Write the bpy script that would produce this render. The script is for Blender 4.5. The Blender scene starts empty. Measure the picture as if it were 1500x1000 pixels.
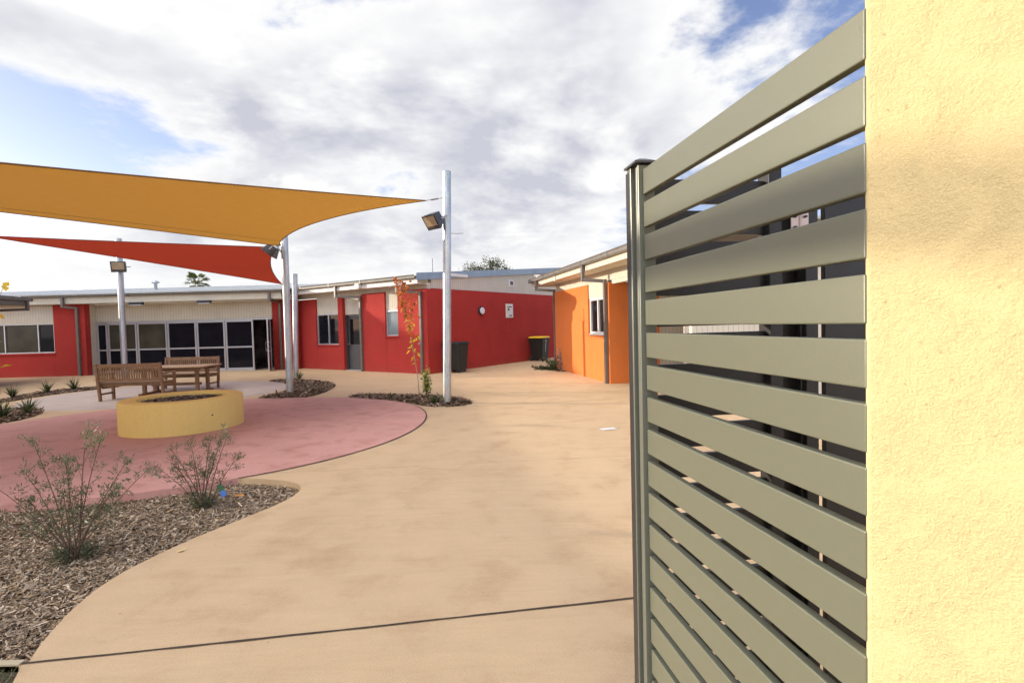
import bpy, bmesh, math, random
import numpy as np
from mathutils import Vector, Matrix, Euler

S = bpy.context.scene
COL = S.collection
R = math.radians
rnd = random.Random(7)

# ------------------------------------------------------------------ materials
def new_mat(name):
    m = bpy.data.materials.new(name); m.use_nodes = True
    nt = m.node_tree
    return m, nt, nt.nodes['Principled BSDF'], nt.nodes, nt.links

def coords(N, L, scale=(1, 1, 1), kind='Object'):
    tc = N.new('ShaderNodeTexCoord'); mp = N.new('ShaderNodeMapping')
    L.new(tc.outputs[kind], mp.inputs['Vector']); mp.inputs['Scale'].default_value = scale
    return mp.outputs['Vector']

def noise(N, L, vec, scale, detail=4, rough=0.55, dist=0.0):
    n = N.new('ShaderNodeTexNoise'); n.inputs['Scale'].default_value = scale
    n.inputs['Detail'].default_value = detail; n.inputs['Roughness'].default_value = rough
    n.inputs['Distortion'].default_value = dist
    if vec is not None: L.new(vec, n.inputs['Vector'])
    return n.outputs['Fac']

def ramp(N, L, fac, stops):
    r = N.new('ShaderNodeValToRGB'); L.new(fac, r.inputs['Fac'])
    els = r.color_ramp.elements
    while len(els) < len(stops): els.new(0.5)
    for e, (p, c) in zip(els, stops):
        e.position = p; e.color = (*c, 1) if len(c) == 3 else c
    return r.outputs['Color']

def mixc(N, L, fac, a, b, mode='MIX'):
    m = N.new('ShaderNodeMix'); m.data_type = 'RGBA'; m.blend_type = mode
    for sock, v in ((m.inputs[0], fac), (m.inputs[6], a), (m.inputs[7], b)):
        if hasattr(v, 'node'): L.new(v, sock)
        elif isinstance(v, (int, float)): sock.default_value = v
        else: sock.default_value = (*v, 1)
    return m.outputs[2]

def bump(N, L, h, bsdf, strength=0.3, dist=0.01):
    b = N.new('ShaderNodeBump'); b.inputs['Strength'].default_value = strength
    b.inputs['Distance'].default_value = dist
    L.new(h, b.inputs['Height']); L.new(b.outputs['Normal'], bsdf.inputs['Normal'])
    return b

def plain(name, col, rough=0.5, metal=0.0, var=0.12, scale=6.0, spec=0.5, bumpy=0.0, bscale=60):
    m, nt, b, N, L = new_mat(name)
    v = coords(N, L)
    f = noise(N, L, v, scale, 5, 0.6)
    lo = tuple(c * (1 - var) for c in col); hi = tuple(min(1, c * (1 + var)) for c in col)
    L.new(ramp(N, L, f, [(0.3, lo), (0.7, hi)]), b.inputs['Base Color'])
    b.inputs['Roughness'].default_value = rough; b.inputs['Metallic'].default_value = metal
    b.inputs['Specular IOR Level'].default_value = spec
    if bumpy: bump(N, L, noise(N, L, v, bscale, 4, 0.6), b, bumpy, 0.01)
    return m

def stucco(name, col, scale, strength, var=0.12, dist=0.006, streak=0.0, dirt=None, patchy=False):
    m, nt, b, N, L = new_mat(name)
    v = coords(N, L)
    f = noise(N, L, v, 1.3, 6, 0.6)
    c = ramp(N, L, f, [(0.3, tuple(x * (1 - var) for x in col)), (0.7, tuple(min(1, x * (1 + var)) for x in col))])
    g = noise(N, L, v, scale * 1.2, 3, 0.7)
    c = mixc(N, L, 0.35, c, ramp(N, L, g, [(0.38, tuple(x * 0.72 for x in col)), (0.62, tuple(min(1, x * 1.15) for x in col))]))
    if streak:
        vs = coords(N, L, (7, 7, 0.35))
        s = noise(N, L, vs, 1.0, 4, 0.6)
        c = mixc(N, L, streak, c, ramp(N, L, s, [(0.35, (0.55,) * 3), (0.62, (1, 1, 1))]), 'MULTIPLY')
    if dirt:
        tc = N.new('ShaderNodeTexCoord'); sp = N.new('ShaderNodeSeparateXYZ'); L.new(tc.outputs['Object'], sp.inputs[0])
        ad = N.new('ShaderNodeMath'); ad.operation = 'MULTIPLY_ADD'
        L.new(noise(N, L, v, 3.0, 4), ad.inputs[0]); ad.inputs[1].default_value = 0.35
        L.new(sp.outputs['Z'], ad.inputs[2])
        c = mixc(N, L, ramp(N, L, ad.outputs[0], [(0.12, (0.55,) * 3), (0.42, (0, 0, 0))]), c, dirt)
    L.new(c, b.inputs['Base Color'])
    b.inputs['Roughness'].default_value = 0.9; b.inputs['Specular IOR Level'].default_value = 0.2
    h = N.new('ShaderNodeMath'); h.operation = 'ADD'
    L.new(noise(N, L, v, scale, 5, 0.65), h.inputs[0]); L.new(noise(N, L, v, scale * 0.3, 3, 0.5), h.inputs[1])
    bn = bump(N, L, h.outputs[0], b, strength, dist)
    if patchy:   # trowelled areas: rough and smooth zones, stray pits
        L.new(ramp(N, L, noise(N, L, v, 14, 4, 0.6, 1.0), [(0.36, (strength * .65,) * 3), (0.62, (min(1, strength * 1.25),) * 3)]), bn.inputs['Strength'])
        pits = ramp(N, L, noise(N, L, v, 95, 2, 0.5), [(0.70, (0, 0, 0)), (0.76, (0.6,) * 3)])
        L.new(mixc(N, L, pits, c, tuple(x * 0.55 for x in col)), b.inputs['Base Color'])
    return m

def concrete(name, col, spot, warm):
    m, nt, b, N, L = new_mat(name)
    v = coords(N, L)
    big = noise(N, L, v, 0.45, 6, 0.6, 0.6)
    mid = noise(N, L, v, 2.6, 7, 0.65, 0.3)
    fine = noise(N, L, v, 190, 3, 0.75)
    c = ramp(N, L, big, [(0.33, tuple(x * 0.86 for x in col)), (0.5, col), (0.68, tuple(min(1, x * 1.12) for x in col))])
    c = mixc(N, L, 0.6, c, ramp(N, L, mid, [(0.3, tuple(x * 0.82 for x in warm)), (0.5, col), (0.72, tuple(min(1, x * 1.1) for x in col))]))
    # trowel / broom drag marks
    vs = coords(N, L, (1.2, 9, 1)); br = noise(N, L, vs, 1.6, 6, 0.7, 0.8)
    c = mixc(N, L, 0.19, c, ramp(N, L, br, [(0.3, tuple(x * 0.8 for x in warm)), (0.7, tuple(min(1, x * 1.15) for x in col))]))
    c = mixc(N, L, 0.6, c, ramp(N, L, fine, [(0.36, (0.62,) * 3), (0.5, (1, 1, 1)), (0.7, (1.0, 1.0, 1.0))]), 'MULTIPLY')
    vo = N.new('ShaderNodeTexVoronoi'); vo.inputs['Scale'].default_value = 150; L.new(v, vo.inputs['Vector'])
    sp = noise(N, L, v, 40, 2)
    msk = ramp(N, L, vo.outputs['Distance'], [(0.10, (1, 1, 1)), (0.18, (0, 0, 0))])
    msk2 = mixc(N, L, 1.0, msk, ramp(N, L, sp, [(0.5, (0, 0, 0)), (0.6, (0.7,) * 3)]), 'MULTIPLY')
    c = mixc(N, L, msk2, c, spot)
    # sparse tiny dark flecks
    vo2 = N.new('ShaderNodeTexVoronoi'); vo2.inputs['Scale'].default_value = 5; L.new(v, vo2.inputs['Vector'])
    c = mixc(N, L, ramp(N, L, vo2.outputs['Distance'], [(0.022, (0.8,) * 3), (0.035, (0, 0, 0))]), c, tuple(x * 0.35 for x in col))
    # faint water stains
    st = noise(N, L, v, 0.9, 3, 0.5, 1.6)
    c = mixc(N, L, 0.2, c, ramp(N, L, st, [(0.30, (0.86, 0.82, 0.78)), (0.55, (1, 1, 1))]), 'MULTIPLY')
    L.new(c, b.inputs['Base Color'])
    rr = ramp(N, L, mid, [(0.3, (0.62,) * 3), (0.7, (0.82,) * 3)])
    L.new(rr, b.inputs['Roughness']); b.inputs['Specular IOR Level'].default_value = 0.35
    h = N.new('ShaderNodeMath'); h.operation = 'ADD'
    L.new(fine, h.inputs[0]); L.new(br, h.inputs[1])
    bump(N, L, h.outputs[0], b, 0.25, 0.003)
    return m

def vcol_mat(name, rough=0.7, transl=0.0, spec=0.3):
    m, nt, b, N, L = new_mat(name)
    a = N.new('ShaderNodeAttribute'); a.attribute_name = 'tint'
    L.new(a.outputs['Color'], b.inputs['Base Color'])
    b.inputs['Roughness'].default_value = rough; b.inputs['Specular IOR Level'].default_value = spec
    if transl:
        t = N.new('ShaderNodeBsdfTranslucent'); L.new(a.outputs['Color'], t.inputs['Color'])
        mx = N.new('ShaderNodeMixShader'); mx.inputs[0].default_value = transl
        L.new(b.outputs[0], mx.inputs[1]); L.new(t.outputs[0], mx.inputs[2])
        L.new(mx.outputs[0], N['Material Output'].inputs['Surface'])
    return m

def sail_mat(name, col, tcol):
    m, nt, b, N, L = new_mat(name)
    uv = N.new('ShaderNodeTexCoord').outputs['UV']
    mp = N.new('ShaderNodeMapping'); L.new(uv, mp.inputs['Vector']); mp.inputs['Scale'].default_value = (14, 90, 1)
    f = noise(N, L, mp.outputs[0], 3.0, 4, 0.6)
    var = ramp(N, L, f, [(0.3, (0.82,) * 3), (0.7, (1.08, 1.08, 1.08))])
    L.new(mixc(N, L, 1.0, var, col, 'MULTIPLY'), b.inputs['Base Color'])
    b.inputs['Roughness'].default_value = 0.85; b.inputs['Specular IOR Level'].default_value = 0.1
    t = N.new('ShaderNodeBsdfTranslucent'); L.new(mixc(N, L, 1.0, var, tcol, 'MULTIPLY'), t.inputs['Color'])
    mx = N.new('ShaderNodeMixShader'); mx.inputs[0].default_value = 0.5
    L.new(b.outputs[0], mx.inputs[1]); L.new(t.outputs[0], mx.inputs[2])
    L.new(mx.outputs[0], N['Material Output'].inputs['Surface'])
    bump(N, L, f, b, 0.25, 0.01)
    return m

def cladding_mat(name, col, groove=0.11):
    # vertical v-groove sheet: grooves run along local z, spaced along local x+y
    m, nt, b, N, L = new_mat(name)
    tc = N.new('ShaderNodeTexCoord'); sp = N.new('ShaderNodeSeparateXYZ'); L.new(tc.outputs['Object'], sp.inputs[0])
    a = N.new('ShaderNodeMath'); a.operation = 'ADD'; L.new(sp.outputs['X'], a.inputs[0]); L.new(sp.outputs['Y'], a.inputs[1])
    d = N.new('ShaderNodeMath'); d.operation = 'DIVIDE'; L.new(a.outputs[0], d.inputs[0]); d.inputs[1].default_value = groove
    fr = N.new('ShaderNodeMath'); fr.operation = 'FRACT'; L.new(d.outputs[0], fr.inputs[0])
    g = ramp(N, L, fr.outputs[0], [(0.0, (0.55,) * 3), (0.06, (0.6,) * 3), (0.12, (1, 1, 1))])
    v = coords(N, L); f = noise(N, L, v, 2.0, 5, 0.6)
    c = ramp(N, L, f, [(0.3, tuple(x * 0.92 for x in col)), (0.7, tuple(min(1, x * 1.06) for x in col))])
    L.new(mixc(N, L, 1.0, c, g, 'MULTIPLY'), b.inputs['Base Color'])
    b.inputs['Roughness'].default_value = 0.7
    bump(N, L, g, b, 0.5, 0.006)
    return m

def corrugated_mat(name, col):
    m, nt, b, N, L = new_mat(name)
    tc = N.new('ShaderNodeTexCoord'); sp = N.new('ShaderNodeSeparateXYZ'); L.new(tc.outputs['Object'], sp.inputs[0])
    d = N.new('ShaderNodeMath'); d.operation = 'MULTIPLY'; L.new(sp.outputs['X'], d.inputs[0]); d.inputs[1].default_value = 2 * math.pi / 0.12
    s = N.new('ShaderNodeMath'); s.operation = 'SINE'; L.new(d.outputs[0], s.inputs[0])
    v = coords(N, L); f = noise(N, L, v, 1.5, 5)
    L.new(ramp(N, L, f, [(0.3, tuple(x * 0.85 for x in col)), (0.7, col)]), b.inputs['Base Color'])
    b.inputs['Roughness'].default_value = 0.45; b.inputs['Metallic'].default_value = 0.3
    bump(N, L, s.outputs[0], b, 0.7, 0.02)
    return m

def galv_mat(name):
    m, nt, b, N, L = new_mat(name)
    v = coords(N, L)
    vo = N.new('ShaderNodeTexVoronoi'); vo.inputs['Scale'].default_value = 28; L.new(v, vo.inputs['Vector'])
    f = noise(N, L, coords(N, L, (3, 3, 0.6)), 3, 5, 0.6)
    c = ramp(N, L, f, [(0.3, (0.34, 0.37, 0.40)), (0.7, (0.55, 0.58, 0.61))])
    c = mixc(N, L, 0.2, c, vo.outputs['Color'], 'SOFT_LIGHT')
    tc = N.new('ShaderNodeTexCoord'); sp = N.new('ShaderNodeSeparateXYZ'); L.new(tc.outputs['Object'], sp.inputs[0])
    ad = N.new('ShaderNodeMath'); ad.operation = 'MULTIPLY_ADD'; L.new(noise(N, L, v, 4, 4), ad.inputs[0]); ad.inputs[1].default_value = 0.9
    L.new(sp.outputs['Z'], ad.inputs[2])
    c = mixc(N, L, ramp(N, L, ad.outputs[0], [(0.45, (0.5,) * 3), (0.9, (0, 0, 0))]), c, (0.42, 0.33, 0.22))
    L.new(c, b.inputs['Base Color'])
    b.inputs['Metallic'].default_value = 0.75; b.inputs['Roughness'].default_value = 0.42
    return m

def wood_mat(name, col):
    m, nt, b, N, L = new_mat(name)
    v = coords(N, L, (3, 14, 14)); f = noise(N, L, v, 2.2, 6, 0.65, 0.4)
    L.new(ramp(N, L, f, [(0.28, tuple(x * 0.6 for x in col)), (0.5, col), (0.75, tuple(min(1, x * 1.4) for x in col))]), b.inputs['Base Color'])
    b.inputs['Roughness'].default_value = 0.6
    bump(N, L, f, b, 0.2, 0.004)
    return m

def glass_mat(name, col, rough=0.04):
    m, nt, b, N, L = new_mat(name)
    v = coords(N, L); f = noise(N, L, v, 1.2, 3)
    L.new(ramp(N, L, f, [(0.35, tuple(x * 0.6 for x in col)), (0.7, col)]), b.inputs['Base Color'])
    b.inputs['Roughness'].default_value = rough; b.inputs['Specular IOR Level'].default_value = 0.16
    return m

M = {}
M['concrete'] = concrete('tan_concrete', (0.59, 0.41, 0.235), (0.72, 0.62, 0.47), (0.52, 0.32, 0.16))
M['red_concrete'] = concrete('pink_concrete', (0.60, 0.31, 0.255), (0.55, 0.32, 0.28), (0.40, 0.12, 0.08))
M['mauve_concrete'] = concrete('mauve_concrete', (0.50, 0.40, 0.33), (0.5, 0.42, 0.38), (0.40, 0.30, 0.24))
M['joint'] = plain('joint_filler', (0.055, 0.035, 0.022), 0.9, var=0.4, scale=30)
M['earth'] = plain('brown_earth', (0.075, 0.055, 0.04), 0.95, var=0.4, scale=14, bumpy=0.6, bscale=40)
M['dryland'] = plain('dry_ground', (0.30, 0.24, 0.15), 0.95, var=0.25, scale=0.4)
M['chip'] = vcol_mat('wood_chip', 0.85, 0, 0.2)
M['leaf'] = vcol_mat('leaf', 0.5, 0.35, 0.4)
M['stem'] = plain('stem_bark', (0.13, 0.075, 0.045), 0.85, var=0.3, scale=30)
M['bark'] = plain('pale_bark', (0.30, 0.25, 0.2), 0.85, var=0.3, scale=20)
M['yellow_wall'] = stucco('yellow_render', (0.69, 0.55, 0.28), 420, 0.6, 0.012, 0.0035, patchy=True)
M['yellow_planter'] = stucco('planter_render', (0.80, 0.56, 0.18), 70, 0.3, 0.05, 0.006, 0.06)
M['red_wall'] = stucco('red_render', (0.41, 0.042, 0.034), 60, 0.25, 0.1, 0.006, 0.08, (0.36, 0.07, 0.045))
M['orange_wall'] = stucco('orange_render', (0.69, 0.195, 0.05), 60, 0.25, 0.08, 0.006, 0.08)
M['cream'] = cladding_mat('cream_cladding', (0.60, 0.55, 0.45))
M['cream_plain'] = plain('cream_paint', (0.62, 0.57, 0.46), 0.6, var=0.05)
M['white_trim'] = plain('white_trim', (0.72, 0.70, 0.66), 0.5, var=0.05)
M['roof'] = corrugated_mat('roof_sheet', (0.48, 0.49, 0.47))
M['gutter'] = plain('gutter_metal', (0.19, 0.175, 0.15), 0.4, 0.3, 0.15, 3)
M['blue_fascia'] = plain('blue_grey_fascia', (0.24, 0.30, 0.37), 0.35, 0.3, 0.12, 2)
M['pipe'] = plain('downpipe_paint', (0.16, 0.135, 0.115), 0.4, 0.1, 0.12, 4)
M['alum'] = plain('silver_aluminium', (0.52, 0.53, 0.55), 0.35, 0.55, 0.06, 5)
M['dark_frame'] = plain('charcoal_frame', (0.06, 0.06, 0.065), 0.4, 0.1)
M['door_paint'] = plain('door_paint', (0.075, 0.075, 0.078), 0.45, 0)
M['glass'] = glass_mat('dark_glass', (0.012, 0.013, 0.018))
M['glass_beige'] = glass_mat('curtained_glass', (0.075, 0.068, 0.05), 0.12)
M['glass_pale'] = glass_mat('frosted_glass', (0.26, 0.31, 0.32), 0.25)
M['room'] = plain('dim_room', (0.34, 0.29, 0.25), 0.9, var=0.4, scale=2)
M['galv'] = galv_mat('galvanised_steel')
M['slat'] = plain('sage_powdercoat', (0.158, 0.162, 0.114), 0.36, 0.25, 0.035, 400, 0.5, 0.08, 700)
M['post_paint'] = plain('sage_post_powdercoat', (0.15, 0.156, 0.125), 0.35, 0.25, 0.04, 50)
M['shaded_slat'] = plain('shaded_powdercoat', (0.022, 0.02, 0.02), 0.45, 0.1)  # same sage paint, with the shade behind the screen put into its colour
M['wood'] = wood_mat('bench_timber', (0.20, 0.105, 0.05))
M['wood_top'] = wood_mat('table_timber', (0.36, 0.22, 0.125))
M['bin_green'] = plain('bin_plastic', (0.012, 0.016, 0.013), 0.5, 0, 0.2)
M['bin_yellow'] = plain('yellow_lid_plastic', (0.80, 0.50, 0.02), 0.45, 0, 0.06)
M['black'] = plain('black_plastic', (0.02, 0.02, 0.022), 0.45)
M['lamp_glass'] = plain('lamp_diffuser', (0.72, 0.74, 0.80), 0.3, var=0.03)
M['flood_glass'] = glass_mat('floodlight_glass', (0.42, 0.33, 0.22), 0.2)
M['orange_sail'] = sail_mat('orange_shade_cloth', (0.46, 0.225, 0.05), (0.50, 0.235, 0.04))
M['red_sail'] = sail_mat('red_shade_cloth', (0.38, 0.045, 0.022), (0.43, 0.05, 0.022))
M['cable'] = plain('steel_cable', (0.20, 0.20, 0.21), 0.4, 0.7)
M['hem'] = plain('sail_hem', (0.20, 0.10, 0.03), 0.8)
M['red_hem'] = plain('red_sail_hem', (0.14, 0.03, 0.03), 0.8)
M['white_paint'] = plain('white_marker', (0.7, 0.72, 0.72), 0.6)
M['blue_card'] = plain('blue_card', (0.05, 0.14, 0.42), 0.4, var=0.3, scale=40)
M['green_card'] = plain('green_card', (0.03, 0.10, 0.035), 0.4, var=0.5, scale=60)
M['timber_edge'] = plain('pale_timber', (0.42, 0.34, 0.22), 0.85, var=0.2, scale=8)
M['brown_zinc'] = plain('hinge_zinc', (0.55, 0.42, 0.38), 0.35, 0.6)

# ------------------------------------------------------------------ mesh building
class MB:
    def __init__(s): s.v = []; s.f = []; s.c = []; s.uv = None; s.smooth = set()
    def add(s, vs, fs, sm=False):
        o = len(s.v); s.v += [tuple(p) for p in vs]
        for f in fs:
            if sm: s.smooth.add(len(s.f))
            s.f.append(tuple(i + o for i in f))
        return s
    def box(s, x0, x1, y0, y1, z0, z1, T=None):
        x0, x1 = sorted((x0, x1)); y0, y1 = sorted((y0, y1)); z0, z1 = sorted((z0, z1))
        vs = [Vector(p) for p in ((x0,y0,z0),(x1,y0,z0),(x1,y1,z0),(x0,y1,z0),(x0,y0,z1),(x1,y0,z1),(x1,y1,z1),(x0,y1,z1))]
        if T is not None: vs = [T @ p for p in vs]
        return s.add(vs, [(0,3,2,1),(4,5,6,7),(0,1,5,4),(1,2,6,5),(2,3,7,6),(3,0,4,7)])
    def prism(s, poly, z0, z1, T=None):
        n = len(poly); vs = [Vector((p[0], p[1], z0)) for p in poly] + [Vector((p[0], p[1], z1)) for p in poly]
        if T is not None: vs = [T @ p for p in vs]
        return s.add(vs, [tuple(range(n))[::-1], tuple(range(n, 2*n))] + [(i, (i+1) % n, n+(i+1) % n, n+i) for i in range(n)])
    def tube(s, pts, rad, n=8, cap=True):
        pts = [Vector(p) for p in pts]
        rads = rad if isinstance(rad, (list, tuple)) else [rad] * len(pts)
        rings = []
        up = Vector((0, 0, 1))
        d0 = (pts[1] - pts[0]).normalized()
        ref = up if abs(d0.z) < 0.9 else Vector((1, 0, 0))
        for i, p in enumerate(pts):
            d = (pts[min(i+1, len(pts)-1)] - pts[max(i-1, 0)]).normalized()
            a = d.cross(ref).normalized(); b = a.cross(d).normalized()
            rings.append([p + (a * math.cos(2*math.pi*k/n) + b * math.sin(2*math.pi*k/n)) * rads[i] for k in range(n)])
        vs = [q for r in rings for q in r]; fs = []
        for i in range(len(pts)-1):
            for k in range(n):
                fs.append((i*n+k, i*n+(k+1) % n, (i+1)*n+(k+1) % n, (i+1)*n+k))
        s.add(vs, fs, True)
        if cap:
            m = len(pts)-1
            s.add(rings[0], [tuple(range(n))]); s.add(rings[m], [tuple(range(n))[::-1]])
        return s
    def lathe(s, prof, n=48, c=(0, 0, 0), sm=True):
        vs = []
        for r, z in prof:
            for k in range(n):
                a = 2*math.pi*k/n; vs.append((c[0]+r*math.cos(a), c[1]+r*math.sin(a), c[2]+z))
        fs = []
        for i in range(len(prof)-1):
            for k in range(n): fs.append((i*n+k, i*n+(k+1) % n, (i+1)*n+(k+1) % n, (i+1)*n+k))
        return s.add(vs, fs, sm)
    def build(s, name, mat, parent=None, bevel=0, seg=2, tint=None, smooth=False):
        me = bpy.data.meshes.new(name); me.from_pydata(s.v, [], s.f); me.update()
        me.materials.append(mat)
        if smooth:
            me.polygons.foreach_set('use_smooth', [True]*len(me.polygons))
        elif s.smooth:
            me.polygons.foreach_set('use_smooth', [i in s.smooth for i in range(len(s.f))])
        o = bpy.data.objects.new(name, me); COL.objects.link(o)
        if parent: o.parent = parent
        if bevel:
            md = o.modifiers.new('bevel', 'BEVEL'); md.width = bevel; md.segments = seg; md.limit_method = 'ANGLE'; md.angle_limit = R(40)
        return o

def np_mesh(name, mat, V, F, C=None, parent=None, smooth=False):
    """V (n,3), F (m,4 or 3) arrays, C per-face colours"""
    me = bpy.data.meshes.new(name)
    k = F.shape[1]
    me.vertices.add(len(V)); me.vertices.foreach_set('co', V.astype(np.float32).ravel())
    me.loops.add(F.size); me.loops.foreach_set('vertex_index', F.astype(np.int32).ravel())
    me.polygons.add(len(F)); me.polygons.foreach_set('loop_start', np.arange(0, F.size, k, dtype=np.int32))
    me.update(calc_edges=True); me.validate()
    if C is not None:
        at = me.attributes.new('tint', 'FLOAT_COLOR', 'FACE')
        c4 = np.ones((len(F), 4), np.float32); c4[:, :3] = C
        at.data.foreach_set('color', c4.ravel())
    if smooth: me.polygons.foreach_set('use_smooth', [True]*len(F))
    me.materials.append(mat)
    o = bpy.data.objects.new(name, me); COL.objects.link(o)
    if parent: o.parent = parent
    return o

def thing(name, label, cat, loc=(0, 0, 0), rot=0, group=None):
    o = bpy.data.objects.new(name, None); COL.objects.link(o)
    o.empty_display_size = 0.1
    o.location = loc; o.rotation_euler = (0, 0, rot); o['label'] = label; o['category'] = cat
    if group: o['group'] = group
    return o

def tag(o, label=None, cat=None, group=None, kind=None):
    if label: o['label'] = label
    if cat: o['category'] = cat
    if group: o['group'] = group
    if kind: o['kind'] = kind
    return o

def dup(root, loc, rot, label):
    r = root.copy(); COL.objects.link(r); r.location = loc; r.rotation_euler = (0, 0, rot); r['label'] = label
    for ch in list(root.children):
        c = ch.copy(); COL.objects.link(c); c.parent = r
        for g in list(ch.children):
            d = g.copy(); COL.objects.link(d); d.parent = c
    return r

# ------------------------------------------------------------------ ground
def disc_r(th):
    a = np.array([0, 36, 60, 83, 105, 142, 155, 165, 200, 240, 264, 290, 308, 318, 330]) * math.pi / 180
    r = np.array([3.83, 3.80, 3.62, 3.42, 3.55, 3.95, 4.08, 4.1, 4.0, 3.80, 3.68, 3.73, 3.79, 3.82, 3.85])
    aa = np.concatenate([a - 2*math.pi, a, a + 2*math.pi]); rr = np.concatenate([r, r, r])
    t = np.mod(th, 2*math.pi)
    w = np.exp(-((aa[None, :] - np.atleast_1d(t)[:, None])**2) / (2 * 0.16**2))
    # smooth local average of interpolated values
    off = np.linspace(-0.25, 0.25, 11)
    return np.mean([np.interp(t + o, aa, rr) for o in off], axis=0)
DC = (-5.35, 8.5)
def disc_pt(deg, extra=0.0):
    r = float(np.atleast_1d(disc_r(R(deg)))[0]) + extra
    return (DC[0] + r*math.cos(R(deg)), DC[1] + r*math.sin(R(deg)))

def smooth_poly(pts, it=2):
    for _ in range(it):
        q = []
        for i in range(len(pts)):
            a, b = pts[i], pts[(i+1) % len(pts)]
            q += [(a[0]*.75+b[0]*.25, a[1]*.75+b[1]*.25), (a[0]*.25+b[0]*.75, a[1]*.25+b[1]*.75)]
        pts = q
    return pts
def smooth_open(pts, it=2):
    for _ in range(it):
        q = [pts[0]]
        for a, b in zip(pts[:-1], pts[1:]):
            q += [(a[0]*.75+b[0]*.25, a[1]*.75+b[1]*.25), (a[0]*.25+b[0]*.75, a[1]*.25+b[1]*.75)]
        pts = q + [pts[-1]]
    return pts

bed_front = smooth_open([(-2.42,2.47),(-2.51,2.64),(-2.65,3.04),(-2.67,3.42),(-2.54,3.9),(-2.32,4.37),(-2.15,4.77),(-2.14,5.11),(-2.34,5.36),(-2.73,5.48),(-3.0,5.52)])
arc = [disc_pt(d) for d in np.arange(306, 218, -3)]
bed1 = bed_front + arc + [(-9.2, 2.47)]
grass_bed = [(-2.43,2.44),(-2.33,2.28),(-2.16,1.9),(-1.9,1.3),(-9.2,1.3),(-9.2,2.44)]
bedA = smooth_poly([(-7.85,16.18),(-7.42,16.68),(-6.7,16.3),(-5.94,15.73),(-5.2,14.9),(-4.93,14.22),(-4.75,13.11),(-4.76,12.3),(-4.95,11.9),(-6.1,11.95),(-6.05,12.8),(-5.95,13.34),(-6.3,14.4),(-6.52,14.9),(-7.2,15.7)], 1)
bedB = smooth_poly([(-3.9,11.75),(-3.71,12.41),(-3.0,12.2),(-2.38,11.95),(-1.65,11.77),(-1.12,11.19),(-0.78,10.5),(-1.09,10.05),(-1.71,10.13),(-2.25,10.8),(-2.95,11.3)], 1)
bedD = smooth_poly([(-12.95,12.4),(-13.15,13.2),(-13.6,14.2),(-13.4,15.3),(-12.6,15.9),(-11.9,15.7),(-12.15,15.0),(-12.5,14.3),(-12.55,13.3),(-12.45,12.5),(-12.6,12.1)], 1)
bedE = smooth_poly([(-9.65,10.35),(-10.1,11.0),(-10.6,11.4),(-11.3,11.4),(-11.8,10.4),(-11.0,9.3),(-10.0,8.9),(-9.5,9.3),(-9.5,9.9)], 1)
bedO = smooth_poly([(0.72,17.98),(1.05,18.5),(1.45,18.3),(1.75,17.2),(1.80,16.65),(1.55,16.7),(1.30,17.25)], 1)

def curve_slab(name, outer, holes, z, thick, mat):
    cu = bpy.data.curves.new(name, 'CURVE'); cu.dimensions = '2D'; cu.fill_mode = 'BOTH'
    for poly in [outer] + holes:
        sp = cu.splines.new('POLY'); sp.points.add(len(poly)-1); sp.use_cyclic_u = True
        for p, q in zip(sp.points, poly): p.co = (q[0], q[1], 0, 1)
    cu.extrude = thick/2
    tmp = bpy.data.objects.new(name+'_c', cu); COL.objects.link(tmp)
    dg = bpy.context.evaluated_depsgraph_get()
    me = bpy.data.meshes.new_from_object(tmp.evaluated_get(dg))
    bpy.data.objects.remove(tmp); me.name = name
    me.materials.clear(); me.materials.append(mat)
    o = bpy.data.objects.new(name, me); COL.objects.link(o); o.location.z = z - thick/2
    tag(o, kind='structure')
    return o

g = MB(); g.add([(-500,-500,-0.13),(500,-500,-0.13),(500,500,-0.13),(-500,500,-0.13)], [(0,1,2,3)])
tag(g.build('ground', M['dryland']), kind='structure')
curve_slab('pavement', [(-45,-8),(30,-8),(30,45),(-45,45)], [bed1, grass_bed, bedA, bedB, bedD, bedE, bedO], 0.0, 0.125, M['concrete'])

def sheet(name, poly, z, skirt, mat):
    b = MB(); n = len(poly)
    top = [(p[0], p[1], z) for p in poly]; bot = [(p[0], p[1], z-skirt) for p in poly]
    cx = sum(p[0] for p in poly)/n; cy = sum(p[1] for p in poly)/n
    b.add([(cx, cy, z)] + top, [(0, 1+i, 1+(i+1) % n) for i in range(n)])
    if skirt: b.add(top+bot, [(n+i, n+(i+1) % n, (i+1) % n, i) for i in range(n)])
    return tag(b.build(name, mat), kind='structure')

disc = [disc_pt(d, 0.006) for d in range(0, 360, 3)]
sheet('red_path', disc, 0.008, 0.13, M['red_concrete'])
mauve = [(-9.3+3.0*math.cos(R(a))*(1.02 if math.cos(R(a)) > 0 else 1.04), 13.62+2.75*math.sin(R(a))) for a in range(0, 360, 5)]
mauve = [(-9.3+(3.15 if -60 < ((a+180) % 360)-180 < 100 else 3.0)*math.cos(R(a)), 13.6+2.75*math.sin(R(a))) for a in range(0, 360, 4)]
sheet('mauve_path', mauve, 0.004, 0.06, M['mauve_concrete'])

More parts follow.
